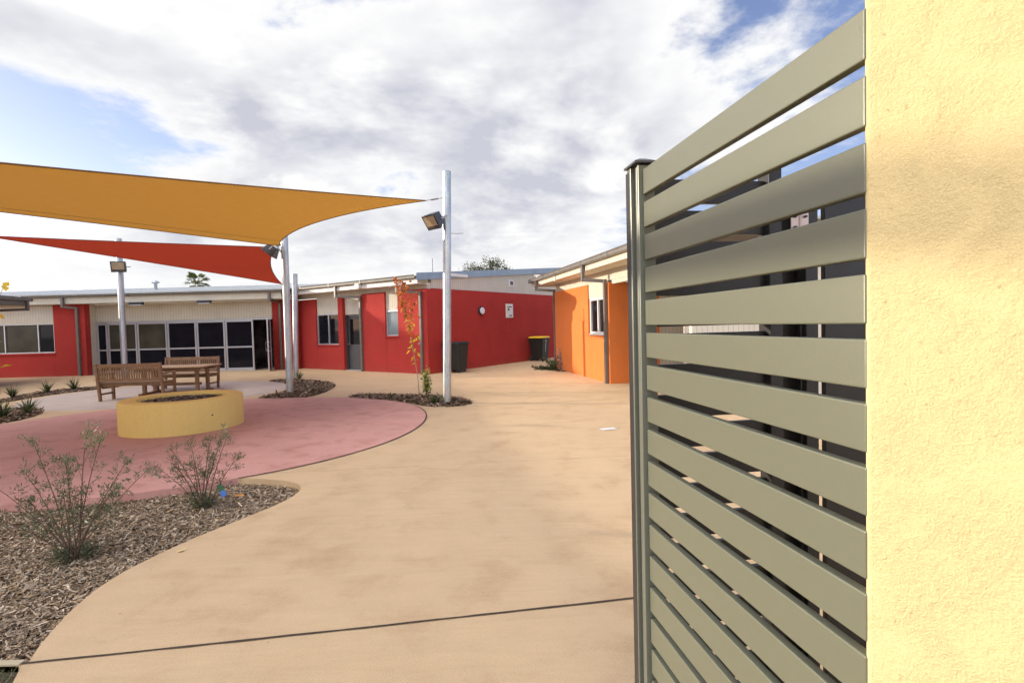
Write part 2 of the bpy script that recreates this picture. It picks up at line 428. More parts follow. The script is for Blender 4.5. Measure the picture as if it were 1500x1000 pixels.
def strip(name, pts, w, z, mat, jitter=0.0):
    b = MB(); vs = []
    P = []
    for a, c in zip(pts[:-1], pts[1:]):
        n = max(1, int(math.dist(a, c)/0.12)) if jitter else 1
        P += [(a[0]+(c[0]-a[0])*i/n, a[1]+(c[1]-a[1])*i/n) for i in range(n)]
    P.append(pts[-1])
    for i, p in enumerate(P):
        a = Vector((*P[max(i-1, 0)], 0)); c = Vector((*P[min(i+1, len(P)-1)], 0))
        d = (c-a).normalized(); nn = Vector((-d.y, d.x, 0))
        w1 = w/2*(1+rnd.uniform(-jitter, jitter)); w2 = w/2*(1+rnd.uniform(-jitter, jitter))
        vs += [(p[0]+nn.x*w1, p[1]+nn.y*w1, z), (p[0]-nn.x*w2, p[1]-nn.y*w2, z)]
    b.add(vs, [(2*i, 2*i+1, 2*i+3, 2*i+2) for i in range(len(P)-1)])
    return tag(b.build(name, mat), kind='structure')
strip('expansion_joint', [(-2.44,2.455),(-1.08,2.645),(0.67,2.905),(3.2,3.3)], 0.016, 0.004, M['joint'], 0.35)
strip('expansion_joint', [disc_pt(312, 0.01),(1.43,6.04),(5,6.6)], 0.0035, 0.004, M['joint'], 0.5)
strip('expansion_joint', [(-2.83,16.95),(-1.98,12.2)], 0.016, 0.004, M['joint'])
strip('expansion_joint', [(-9.3,18.75),(-7.4,20.1)], 0.018, 0.004, M['joint'])
strip('expansion_joint', [(-1.0,10.0),(6,11.2)], 0.008, 0.004, M['joint'])
strip('expansion_joint', [disc_pt(d, 0.012) for d in range(-52, 66, 3)], 0.022, 0.011, M['joint'], 0.2)
# pale patch on the concrete by the orange wing
strip('pale_patch', [(1.28,7.55),(1.52,7.62)], 0.13, 0.005, M['white_trim'])

# ------------------------------------------------------------------ mulch and litter
def inside(poly, X, Y):
    n = len(poly); r = np.zeros(len(X), bool); j = n-1
    for i in range(n):
        xi, yi = poly[i]; xj, yj = poly[j]
        c = ((yi > Y) != (yj > Y)) & (X < (xj-xi)*(Y-yi)/((yj-yi) if yj != yi else 1e-9)+xi)
        r ^= c; j = i
    return r
def soil(name, poly, z):
    b = MB(); b.add([(p[0], p[1], z) for p in poly], [tuple(range(len(poly)))])
    return tag(b.build(name, M['earth']), kind='structure')
def chips(name, label, poly, n, size, wid, z, zr, seed, cols, box=None):
    rs = np.random.RandomState(seed)
    P = np.array(poly); lo = P.min(0); hi = P.max(0)
    if box: lo = np.maximum(lo, box[0]); hi = np.minimum(hi, box[1])
    xy = rs.uniform(lo, hi, (n*3, 2)); xy = xy[inside(poly, xy[:, 0], xy[:, 1])][:n]; n = len(xy)
    a = rs.uniform(0, 2*math.pi, n); ln = size*np.exp(rs.normal(0, .45, n)); wd = wid*np.exp(rs.normal(0, .4, n))
    tilt = rs.normal(0, .28, n); roll = rs.normal(0, .45, n)
    D = np.stack([np.cos(a)*np.cos(tilt), np.sin(a)*np.cos(tilt), np.sin(tilt)], 1)
    W = np.stack([-np.sin(a)*np.cos(roll), np.cos(a)*np.cos(roll), np.sin(roll)], 1)
    C = np.stack([xy[:, 0], xy[:, 1], z+rs.rand(n)*zr], 1)
    # hold chip centres a little in from the bed's edge where they are long
    V = np.empty((n, 4, 3)); sk = rs.uniform(-.35, .35, n)[:, None]
    V[:, 0] = C-D*(ln/2)[:, None]-W*(wd/2)[:, None]*(1+sk); V[:, 1] = C+D*(ln/2)[:, None]-W*(wd/2)[:, None]*(1-sk)
    V[:, 2] = C+D*(ln/2)[:, None]*.9+W*(wd/2)[:, None]; V[:, 3] = C-D*(ln/2)[:, None]*.85+W*(wd/2)[:, None]
    F = np.arange(n*4).reshape(n, 4)
    cols = np.array(cols); k = rs.randint(0, len(cols), n)
    Cc = np.array([1.22, 1.08, .92])*cols[k]*np.exp(rs.normal(0, .22, n))[:, None]
    o = np_mesh(name, M['chip'], V.reshape(-1, 3), F, np.clip(Cc, 0, .85))
    return tag(o, label, 'mulch', kind='stuff')
CH = [(0.26,0.205,0.15),(0.34,0.285,0.225),(0.18,0.135,0.09),(0.46,0.40,0.33),(0.12,0.09,0.06),(0.30,0.22,0.14),(0.23,0.20,0.165),(0.40,0.34,0.28)]
CD = [(0.10,0.07,0.05),(0.16,0.12,0.09),(0.07,0.05,0.04),(0.20,0.15,0.11),(0.26,0.21,0.17)]
soil('mulch_bed', bed1, -0.085)
chips('wood_chip_mulch', 'grey brown wood chip mulch covering the nearest garden bed', bed1, 85000, 0.034, 0.0068, -0.083, 0.03, 3, CH, ((-6.5,2.4),(-2,6)))
for i, (pl, nm) in enumerate(((bedA, 'dark bark mulch around the pair of steel poles'), (bedB, 'dark bark mulch around the pole with the autumn sapling'), (bedD, 'dark mulch strip under the row of flax by the left wing'), (bedE, 'dark mulch in the round bed of strappy plants at the left edge'), (bedO, 'mulch at the foot of the orange wall'))):
    soil('mulch_bed', pl, -0.03)
    chips('bark_mulch', nm, pl, 5200 if i < 4 else 900, 0.07, 0.022, -0.02, 0.05, 20+i, CD)
soil('lawn_soil', grass_bed, -0.03)
rs = np.random.RandomState(5)
n = 5000
xy = rs.uniform((-4.2,1.7), (-1.9,2.42), (n*3, 2)); xy = xy[inside(grass_bed, xy[:, 0], xy[:, 1])][:n]; n = len(xy)
a = rs.uniform(0, 6.28, n); h = rs.uniform(.02, .05, n); w = .002
V = np.zeros((n, 4, 3)); d = np.stack([np.cos(a), np.sin(a)], 1)
V[:, 0, :2] = xy-d*w; V[:, 1, :2] = xy+d*w; V[:, :2, 2] = -.03
lean = rs.normal(0, .03, (n, 2)); V[:, 2, :2] = xy+lean+d*w*.3; V[:, 3, :2] = xy+lean-d*w*.3; V[:, 2:, 2] = (-.03+h)[:, None]
gc = np.array([(0.20,0.19,0.07),(0.30,0.26,0.12),(0.12,0.15,0.05)])[rs.randint(0, 3, n)]
tag(np_mesh('dry_grass', M['leaf'], V.reshape(-1, 3), np.arange(n*4).reshape(n, 4), gc), 'short dry grass at the bottom left corner beside the path', 'grass', kind='stuff')
b = MB(); b.box(-9, -2.44, 2.44, 2.475, -0.06, 0.012)
tag(b.build('timber_edging', M['timber_edge'], bevel=0.004), 'pale timber edging board between the mulch and the dry grass', 'edging')

# ------------------------------------------------------------------ buildings: shared parts
def downpipe(root, s, side, z_spout, y_gut, s_gut=None, drop=0.34, r=0.045, base=0.0, yw=0.05, nm='downpipe'):
    """square downpipe: spout under the gutter, offset run back to the wall, leg down"""
    b = MB(); sg = s if s_gut is None else s_gut
    zt = z_spout-drop
    b.box(sg-r, sg+r, y_gut-r, y_gut+r, zt-r, z_spout)
    n = Vector((s-sg, yw+r-y_gut, -0.06))
    T = Matrix.Translation((sg, y_gut, zt)) @ n.to_track_quat('X', 'Z').to_matrix().to_4x4()
    b.box(-r*0.5, n.length+r*0.6, -r*.96, r*.96, -r*.96, r*.96, T)
    b.box(s-r, s+r, yw, yw+2*r, base, zt-0.06+r)
    for z in (0.5, 1.6):
        b.box(s-r-.006, s+r+.006, yw-.02, yw+2*r+.006, z, z+.03)
    return b.build(nm, M['pipe'], root, 0.006)

def window(root, x0, x1, z0, z1, y, mull=(), glass='glass', frame='alum', panes=None, fw=0.045, depth=0.06):
    """frame with panes as children; y is the front plane of the frame (outward = +y)"""
    b = MB()
    b.box(x0, x1, y-depth, y, z0, z0+fw); b.box(x0, x1, y-depth, y, z1-fw, z1)
    b.box(x0, x0+fw, y-depth+.002, y-.002, z0+fw, z1-fw); b.box(x1-fw, x1, y-depth+.002, y-.002, z0+fw, z1-fw)
    for m in mull: b.box(m-fw/2, m+fw/2, y-depth+.004, y+.004, z0+fw, z1-fw)
    f = b.build('window', M[frame], root, 0.004)
    ed = [x0+fw] + list(mull) + [x1-fw]
    for i in range(len(ed)-1):
        p = MB(); p.box(ed[i]+.001, ed[i+1]-.001, y-depth+.012, y-depth+.02, z0+fw-.004, z1-fw+.004)
        p.build('pane', M[(panes[i] if panes else glass)], f)
    return f

def gutter(root, x0, x1, y, z, name='gutter', h=0.12, w=0.11):
    """quad gutter, open-top profile swept along local x, front face at +y"""
    prof = [(y-w, z+h*.9), (y-w, z), (y-.012, z), (y, z+.02), (y+.004, z+h*.55), (y-.008, z+h*.7), (y+.006, z+h), (y-.006, z+h+.004), (y-.02, z+h*.7), (y-.02, z+.02), (y-w+.012, z+.014), (y-w+.012, z+h*.9)]
    b = MB(); n = len(prof)
    b.add([(x0, p[0], p[1]) for p in prof]+[(x1, p[0], p[1]) for p in prof],
          [tuple(range(n)), tuple(range(2*n-1, n-1, -1))]+[(i, n+i, n+(i+1) % n, (i+1) % n) for i in range(n)])
    # joint clips
    for k in range(int(abs(x1-x0)/1.8)):
        xx = min(x0, x1)+.9+1.8*k
        b.box(xx-.02, xx+.02, y-.004, y+.010, z+.004, z+h*.98)
    return b.build(name, M['gutter'], root)

def roof(root, x0, x1, y_front, y_back, z_front, slope, thick=0.05, nm='roof', mat='roof'):
    zb = z_front+slope*abs(y_back-y_front)
    b = MB()
    vs = [(x0,y_front,z_front),(x1,y_front,z_front),(x1,y_back,zb),(x0,y_back,zb)]
    b.add([(p[0],p[1],p[2]+thick) for p in vs]+vs, [(0,1,2,3),(7,6,5,4),(0,4,5,1),(1,5,6,2),(2,6,7,3),(3,7,4,0)])
    return b.build(nm, M[mat], root)

# ------------------------------------------------------------------ wing with the glass doors (local y = outward, towards the court)
# local frame: X = -world x ... simple: rotate by 180 deg about z so +y points to the camera
A0 = (-13.0, 20.2, 0)
A = thing('school_building', 'long low cream wing with a row of aluminium framed glass doors', 'building', A0, math.pi)
def ax(x): return A0[0]-x            # world x -> local x
def ay(y): return A0[1]-y            # world y -> local y
b = MB(); b.box(ax(-18.04), ax(-16.8), ay(20.2), ay(20.45), 0, 2.81); b.box(ax(-27), ax(-18.045), ay(20.203), ay(20.45), 0, 0.88); b.box(ax(-27), ax(-18.02), ay(20.16), ay(20.3), 0.88, 0.93)
b.build('red_wall', M['red_wall'], A)
b = MB(); b.box(ax(-9.68), ax(-8.7), ay(20.78), ay(21.8), 0, 2.80)
b.build('red_pier', M['red_wall'], A)
b = MB(); b.box(ax(-27), ax(-18.045), ay(20.22), ay(20.4), 2.1, 2.8)
b.box(ax(-27), ax(-8.7), ay(20.30), ay(20.46), 2.812, 3.0)
b.box(ax(-16.98), ax(-16.802), ay(20.455), ay(20.8), 0, 2.81); b.box(ax(-16.795), ax(-9.685), ay(20.75), ay(20.9), 2.105, 2.81)
b.build('wall', M['cream'], A)
window(A, ax(-18.05), ax(-22.0), 0.93, 2.1, ay(20.24), [ax(-18.7), ax(-20.03)], panes=['glass', 'glass_beige', 'glass_beige'])
# dim room behind the doors
b = MB(); b.box(ax(-17), ax(-9.7), ay(24.6), ay(24.7), 0, 2.6); b.box(ax(-17.05), ax(-16.9), ay(20.95), ay(24.6), 0, 2.6); b.box(ax(-9.69), ax(-9.6), ay(21.85), ay(24.6), 0, 2.6)
b.box(ax(-17), ax(-9.7), ay(20.95), ay(24.7), 2.6, 2.65); b.box(ax(-17), ax(-9.7), ay(20.9), ay(24.6), 0.004, 0.012)
b.build('interior', M['room'], A)
# aluminium head and sill
b = MB(); b.box(ax(-16.8), ax(-9.69), ay(20.72), ay(20.84), 2.045, 2.1); b.box(ax(-16.8), ax(-10.45), ay(20.72), ay(20.84), 0.0, 0.035)
b.build('door_track', M['alum'], A, 0.004)
xs = [-16.8, -16.36, -15.17, -13.95, -12.76, -11.6, -10.45]
for i in range(6):
    d = MB(); x0, x1 = ax(xs[i+1])+.012, ax(xs[i])-.012; y1 = ay(20.735); y0 = y1-.05; w = .062
    d.box(x0, x0+w, y0, y1, .037, 2.043); d.box(x1-w, x1, y0, y1, .037, 2.043)
    d.box(x0+w, x1-w, y0+.002, y1-.002, .037, .12); d.box(x0+w, x1-w, y0+.002, y1-.002, 1.98, 2.043); d.box(x0+w, x1-w, y0+.002, y1-.002, .93, .99)
    f = d.build('glass_door', M['alum'], A, 0.004)
    for (za, zb, gm) in ((.115, .935, 'glass'), (.985, 1.985, 'glass_beige' if i in (1, 2) else 'glass')):
        p = MB(); p.box(x0+w-.004, x1-w+.004, y0+.02, y0+.03, za, zb); p.build('pane', M[gm], f)
# open hinged leaf at the right of the doorway, seen nearly edge on, with pull handles
d = MB(); T = Matrix.Translation((ax(-9.76), ay(20.72), 0)) @ Matrix.Rotation(R(108), 4, 'Z')
d.box(0, .05, -.022, .022, .02, 2.04, T); d.box(.77, .82, -.022, .022, .02, 2.04, T); d.box(.05, .77, -.02, .02, .02, .1, T); d.box(.05, .77, -.02, .02, 1.97, 2.04, T); d.box(.05, .77, -.02, .02, .93, .99, T)
f = d.build('open_door', M['alum'], A, 0.003)
p = MB(); p.box(.048, .772, -.005, .005, .09, 1.98, T); p.build('pane', M['glass'], f)
for sgn in (-1, 1):
    p = MB(); p.tube([T @ Vector((.73, sgn*.02, .8)), T @ Vector((.73, sgn*.09, .8)), T @ Vector((.73, sgn*.09, 1.15)), T @ Vector((.73, sgn*.02, 1.15))], .013, 8); p.build('handle', M['alum'], f)
# small posted notice drawn on the pane
p = MB(); w = .012; x0, x1, z0, z1 = ax(-10.93), ax(-11.13), 1.45, 1.72
y = ay(20.728)
for q in ((x0,x1,z0,z0+w),(x0,x1,z1-w,z1),(x0,x0+w,z0+w,z1-w),(x1-w,x1,z0+w,z1-w)): p.box(q[0], q[1], y-.03, y-.028, q[2], q[3])
p.build('pane_sticker', M['white_paint'], A)
# eaves
b = MB(); b.box(ax(-27), ax(-8.9), ay(19.92), ay(19.95), 2.83, 3.09); b.box(ax(-27), ax(-8.9), ay(19.955), ay(20.78), 2.815, 2.828)
b.build('fascia', M['cream_plain'], A)
gutter(A, ax(-18.9), ax(-8.75), ay(19.8), 3.07)
roof(A, ax(-27), ax(-8.6), ay(19.72), ay(28), 3.15, 0.105)
downpipe(A, ax(-17.06), 1, 3.08, ay(19.86), ax(-17.35), 0.36, yw=0.0)
downpipe(A, ax(-9.35), 1, 3.08, ay(19.86), ax(-9.35), 0.3, yw=-.58)
for x in (-14.5, -11.87):
    p = MB(); p.box(ax(x)-.26, ax(x)+.26, ay(19.93), ay(19.80), 2.72, 2.825); f = p.build('wall_light', M['black'], A, 0.012)
    p = MB(); p.box(ax(x)-.23, ax(x)+.23, ay(19.92), ay(19.81), 2.70, 2.718); p.build('diffuser', M['lamp_glass'], f)
b = MB(); b.lathe([(.07, 0), (.07, .42), (.16, .44), (.16, .50), (.05, .56), (0, .56)], 16, (ax(-16.57), ay(24), 3.5)); b.build('roof_vent', M['alum'], A)

# ------------------------------------------------------------------ red wing, corner at A, facade along d1
def frame_rot(dx, dy): return math.atan2(dy, dx)
B = thing('school_building', 'red rendered wing with a grey door and a round wall lamp', 'building', (-2.8, 17.03, 0), frame_rot(-.82, .572))
# local x = along the left facade away from the corner, local y = outward of it
r_ = MB()
r_.box(0, 1.395, -.32, 0, 0, 2.85); r_.box(1.395, 2.055, -.32, -.003, 0, 1.24)
r_.box(1.36, 2.09, -.1, .035, 1.243, 1.29)
r_.box(2.055, 3.34, -.32, 0, 0, 2.83)
r_.box(4.43, 4.72, -.32, 0, 0, 2.82)
r_.box(4.72, 6.13, -.32, -.003, 0, .93); r_.box(4.70, 6.16, -.1, .035, .933, .972)
r_.box(6.13, 9.2, -.32, 0, 0, 2.80)
r_.build('red_wall', M['red_wall'], B)
r_ = MB(); r_.box(0.003, .3, -9.6, -.323, 0, 2.87); r_.build('red_side_wall', M['red_wall'], B)
c_ = MB()
c_.box(.06, 9.2, -.30, -.09, 2.853, 3.06); c_.box(1.398, 2.052, -.2, -.07, 2.19, 2.853); c_.box(3.34, 4.43, -.28, -.12, 2.12, 2.853); c_.box(4.722, 6.128, -.2, -.07, 2.18, 2.853)
c_.build('wall', M['cream'], B)
c_ = MB()   # cladding triangle under the rake on the side wall
yb = -9.6
c_.add([(.05,-.3,2.873),(.05,yb,2.873),(.05,yb,3.24+.092*9.6),(.05,-.3,3.24), (.2,-.3,2.873),(.2,yb,2.873),(.2,yb,3.24+.092*9.6),(.2,-.3,3.24)], [(3,2,1,0),(4,5,6,7),(0,1,5,4),(1,2,6,5),(2,3,7,6),(3,0,4,7)])
c_.build('gable_wall', M['cream'], B)
window(B, 1.40, 2.05, 1.29, 2.188, -.05, [], 'glass_pale')
window(B, 4.73, 6.12, .972, 2.178, -.05, [5.39])
# door in its recess
d = MB(); d.box(3.42, 4.42, -.28, -.2, .02, .98); d.box(3.42, 3.54, -.28, -.2, .98, 2.06); d.box(4.30, 4.42, -.28, -.2, .98, 2.06); d.box(3.54, 4.30, -.279, -.201, 1.94, 2.06)
f = d.build('door', M['door_paint'], B, .004)
p = MB(); p.box(3.535, 4.305, -.245, -.235, .975, 1.945); p.build('pane', M['glass'], f)
p = MB(); p.tube([(4.35,-.2,1.0),(4.35,-.14,1.0),(4.24,-.14,1.0)], .012, 8); p.build('handle', M['alum'], f)
d = MB(); d.box(3.345, 3.415, -.29, -.12, 0, 2.118); d.box(4.36, 4.428, -.2, -.12, 0, 2.118); d.box(3.415, 4.36, -.29, -.13, 2.065, 2.117); d.build('door_frame', M['dark_frame'], B)
d = MB(); d.box(3.42, 4.42, -.30, -.05, .0, .018); d.build('threshold', M['alum'], B)
# eaves along the facade
b = MB(); b.box(-.02, 9.0, .40, .425, 3.0, 3.16); b.box(-.02, 9.0, -.1, .40, 3.0, 3.012); b.build('fascia', M['white_trim'], B)
gutter(B, 0.0, 9.1, .53, 3.16)
roof(B, 0.0, 9.3, .45, -10.2, 3.24, .092)
b = MB(); z0 = 3.10; L_ = 10.6
vs = []
for xx in (-.035, -.004):
    vs += [(xx, .46, 3.10), (xx, .46-L_, 3.10+.092*L_), (xx, .46-L_, 3.34+.092*L_), (xx, .46, 3.34)]
b.add(vs, [(0,1,2,3),(7,6,5,4),(0,4,5,1),(1,5,6,2),(2,6,7,3),(3,7,4,0)])
b.build('barge_board', M['blue_fascia'], B)
b = MB(); b.box(-.06,-.036,-2.1,-1.2,3.33,3.43); b.build('barge_cap', M['white_trim'], B)
downpipe(B, .24, 1, 3.17, .46, .91, .38, yw=.004)
downpipe(B, 3.32, 1, 3.17, .46, 4.19, .38, yw=.004)
b = MB(); b.box(2.75, 2.95, .44, .56, 3.02, 3.17); b.build('gutter_rainhead', M['white_trim'], B)
# side wall fittings: outward is -x
def disc_on_side(y, z, r, x0, x1, n=28):
    b = MB(); ring = [(y+r*math.cos(2*math.pi*k/n), z+r*math.sin(2*math.pi*k/n)) for k in range(n)]
    r2 = r*.86
    ring2 = [(y+r2*math.cos(2*math.pi*k/n), z+r2*math.sin(2*math.pi*k/n)) for k in range(n)]
    xm = x0+(x1-x0)*.6
    b.add([(x0, q[0], q[1]) for q in ring]+[(xm, q[0], q[1]) for q in ring]+[(x1, q[0], q[1]) for q in ring2],
          [(i, (i+1) % n, n+(i+1) % n, n+i) for i in range(n)]+[(n+i, n+(i+1) % n, 2*n+(i+1) % n, 2*n+i) for i in range(n)]+[tuple(range(2*n, 3*n))], False)
    return b
f = disc_on_side(-2.88, 2.13, .165, .003, -.07).build('wall_lamp', M['black'], B)
disc_on_side(-2.88, 2.13, .125, -.071, -.11).build('diffuser', M['lamp_glass'], f)
p = MB(); p.box(-.05, .002, -4.96, -4.50, 1.86, 2.42); f = p.build('meter_box', M['white_trim'], B, .008)
p = MB(); p.box(-.053, -.0505, -4.88, -4.56, 2.28, 2.32); p.build('title_strip', M['dark_frame'], f)
p = MB(); p.box(-.053, -.0505, -4.70, -4.58, 2.15, 2.24); p.build('symbol', M['dark_frame'], f)
p = MB(); p.box(-.053, -.0505, -4.86, -4.68, 1.92, 1.97); p.build('small_print', M['dark_frame'], f)
p = MB(); p.box(-.025, .002, -4.95, -4.52, 1.26, 1.855); p.build('lower_box', M['red_wall'], B, .006)
p = MB(); p.box(.02, .049, -5.17, -4.84, 3.15, 3.41); f = p.build('wall_vent', M['white_trim'], B, .004)
p = MB(); p.box(.016, .0195, -5.11, -4.90, 3.2, 3.36); p.build('grille', M['dark_frame'], f)
b = MB(); b.tube([(.25,-.6,3.3),(.25,-.6,3.92)], .014, 6); b.build('aerial', M['cable'], B)
b = MB(); b.box(.30, .36, .0, .05, 1.0, 1.06); b.tube([(.33,.05,1.03),(.33,.12,1.03),(.33,.12,.98)], .012, 6); b.build('tap', M['alum'], B)

# ------------------------------------------------------------------ orange wing
O = thing('school_building', 'orange rendered wing on the right with overhanging gutter, white framed window and covered entry', 'building', (2.53, 13.11, 0), frame_rot(-.208, .978))
o_ = MB()
o_.box(1.60, 4.85, -.3, 0, 0, 2.66); o_.box(1.376, 1.60, -.3, -.002, 0, 1.235); o_.box(.203, 1.366, -.3, -.002, 0, 1.235)
o_.box(1.36, 1.38, -.3, -.025, 0, 1.235)
o_.box(.0, .20, -1.37, .03, 0, 2.60)
o_.box(4.6, 4.852, -8, -.302, 0, 2.66)
o_.build('orange_wall', M['orange_wall'], O)
c_ = MB(); c_.box(-3.4, 4.80, -.2, -.05, 2.663, 2.93); c_.box(.203, 1.598, -.2, -.03, 2.255, 2.66); c_.box(1.46, 1.598, -.2, -.10, 1.238, 2.255); c_.box(-3.4, -.003, -.2, -.055, 2.56, 2.66); 
c_.box(-3.7, -3.4, -8, -.05, 0, 2.93)
c_.build('wall', M['cream'], O)
c_ = MB(); c_.box(-3.4, 0, -2.75, -2.6, 0, 2.9); c_.build('porch_wall', M['door_paint'], O)
c_ = MB(); c_.box(0, .18, -2.05, -1.372, 0, 2.66); c_.build('porch_panel', M['cream'], O)
window(O, .215, 1.47, 1.27, 2.25, -.006, [.86], 'glass', 'white_trim', fw=.06, depth=.07)
b = MB(); b.box(.21, 1.50, -.1, .02, 1.238, 1.268); b.build('window_sill', M['white_trim'], O)
b = MB(); b.box(-4.0, 5.98, .49, .515, 2.93, 3.08); b.build('fascia', M['cream_plain'], O)
b = MB(); b.box(-4.0, 5.98, -.2, .488, 2.931, 2.943); b.box(4.853, 5.98, -8.2, -.2, 2.931, 2.943); b.build('soffit', M['cream_plain'], O)
gutter(O, -4.05, 6.05, .63, 3.07, h=.125)
roof(O, -4.0, 6.0, .56, -8.5, 3.16, .09)
b = MB(); b.add([(5.985,.5,2.935),(5.985,-8.5,3.75),(5.985,-8.5,3.98),(5.985,.5,3.2),(6.01,.5,2.935),(6.01,-8.5,3.75),(6.01,-8.5,3.98),(6.01,.5,3.2)], [(3,2,1,0),(4,5,6,7),(0,1,5,4),(1,2,6,5),(2,3,7,6),(3,0,4,7)]); b.build('barge_board', M['gutter'], O)
downpipe(O, .125, 1, 3.08, .57, .42, .38, yw=.035, base=.0)
downpipe(O, 4.93, 1, 3.08, .57, 5.13, .30, yw=-.06)
b = MB(); b.box(3.0,3.09,.517,.54,2.9,3.05); b.build('eave_bracket', M['white_trim'], O)
b = MB(); b.box(.22,.28,.517,.54,2.92,3.03); b.build('eave_bracket', M['white_trim'], O)
b = MB(); b.box(5.55,5.75,.2,.42,3.24,3.31); b.box(5.6,5.65,.3,.5,3.31,3.35); b.build('roof_light', M['white_trim'], O)
b = MB(); b.box(1.9,2.02,0,.02,1.62,1.66); b.box(1.93,1.95,0,.015,1.66,2.0); b.build('wall_conduit', M['orange_wall'], O)

# ------------------------------------------------------------------ wing at the left edge (only its eave tip shows) and the hall beyond
C = thing('school_building', 'cream wing at the left edge whose roof corner and gutter end poke into view', 'building', (-17.2, 18.5, 0), frame_rot(.2, -.98))
# local x = towards the camera, local y = outward (to +x world)
b = MB(); b.box(.35, 18, -1.9, -1.62, 0, 2.6); b.build('wall', M['red_wall'], C)
b = MB(); b.box(.35, 18, -1.88, -1.63, 2.602, 2.86); b.build('cladding', M['cream'], C)
gutter(C, 0, 18.2, .0, 2.86)
b = MB(); b.box(.02, 18.2, -.14, -.115, 2.72, 2.87); b.box(.02, 18.2, -1.62, -.14, 2.72, 2.732); b.build('fascia', M['gutter'], C)
roof(C, .0, 18.2, -.06, -8, 2.95, .06)
downpipe(C, .5, 1, 2.87, -.08, .2, .30, yw=-1.61)
for x0 in (3, 7, 11): window(C, x0, x0+1.6, .95, 2.1, -1.615, [x0+.8])
H_ = thing('school_building', 'gabled hall standing off beyond the left edge of the courtyard', 'building', (-48, 30.2, 0), 0)
b = MB(); b.box(-8, 6, -5.6, 5.6, 0, 8.5); b.build('wall', M['cream'], H_)
b = MB(); pr = [(-6.3,8.25),(0,10.85),(6.3,8.25),(6.3,8.42),(0,11.04),(-6.3,8.42)]
b.add([(-8.3,p[0],p[1]) for p in pr]+[(6.0,p[0],p[1]) for p in pr], [tuple(range(6)), tuple(range(11,5,-1))]+[(i, 6+i, 6+(i+1) % 6, (i+1) % 6) for i in range(6)]); b.build('roof', M['roof'], H_)
b = MB(); b.add([(x, p[0], p[1]) for x in (-8, 5.9) for p in ((-5.6,8.5),(5.6,8.5),(0,10.8))], [(0,1,2),(5,4,3),(0,3,4,1),(1,4,5,2),(2,5,3,0)]); b.build('gable', M['cream'], H_)
for z in (1.0, 4.6):
    for y in (-3.6, -.6, 2.4):
        f = MB().box(6.003, 6.03, y, y+1.3, z, z+1.3).build('window', M['alum'], H_)
        MB().box(6.031, 6.036, y+.06, y+1.24, z+.06, z+1.24).build('pane', M['glass'], f)

# ------------------------------------------------------------------ near right: yellow wall, slat fence, gate panel
Ex, Ey = .4607, .6668
cor = [(Ex, Ey), (Ex+.95*.8, Ey-.95*.6), (Ex+.95*.8+.3*.62, Ey-.95*.6+.3*.785), (Ex+.3*.62, Ey+.3*.785)]
wt = thing('rendered_wall', 'pale yellow rough rendered wall close up at the right edge', 'wall', (Ex, Ey, 0))
bm = bmesh.new()
b = MB(); b.prism([(p[0]-Ex, p[1]-Ey) for p in cor][::1], -.02, 2.75)
o = b.build('rendered_face', M['yellow_wall'], wt, 0.006, 3)
b = MB(); b.prism([((p[0]-Ex)*1.0+(.31*.62-.0)*(0), (p[1]-Ey)) for p in [(Ex-.012,Ey-.008),(cor[1][0]+.01,cor[1][1]-.02),(cor[2][0]+.012,cor[2][1]+.008),(cor[3][0]-.008,cor[3][1]+.012)]], 2.751, 2.80)
b.build('coping', M['gutter'], wt, .004)

F_ = thing('slat_fence', 'sage green horizontal slat screen running from the yellow wall to a capped post', 'fence', (.3505, 1.345, 0), math.atan2(-.9868, .1618))
# local x = towards the camera along the fence, local y = outward? (right-handed: y = rot90(x) = (.9868,.1618)) -> the camera side is -y
P = .0847; SH = .0645
for k in range(24):
    zt = 1.9915-P*k
    if zt-SH < .03: break
    b = MB(); jy = rnd.uniform(-.0006, .0006)
    b.box(.003, .6865, 0+jy, .0165+jy, zt-SH, zt)
    b.build('slat', M['slat'], F_, .0022, 3)
b = MB()
b.box(-.066, -.041, -.016, .036, .0, 2.008)
b.box(-.041, -.031, .006, .034, 0, 2.004); b.box(-.031, -.019, -.008, .034, 0, 2.005); b.box(-.019, -.014, -.002, .034, 0, 2.003); b.box(-.014, -.002, -.011, .034, 0, 2.005)
post = b.build('post', M['post_paint'], F_, .002)
b = MB(); b.add([(-.072,-.022,2.009),(.006,-.022,2.009),(.006,.044,2.009),(-.072,.044,2.009),(-.072,-.022,2.014),(.006,-.022,2.014),(.006,.044,2.014),(-.072,.044,2.014),(-.048,0,2.026),(-.018,0,2.026),(-.018,.02,2.026),(-.048,.02,2.026)],
    [(0,3,2,1),(0,1,5,4),(1,2,6,5),(2,3,7,6),(3,0,4,7),(4,5,9,8),(5,6,10,9),(6,7,11,10),(7,4,8,11),(8,9,10,11)])
b.build('post_cap', M['dark_frame'], post)

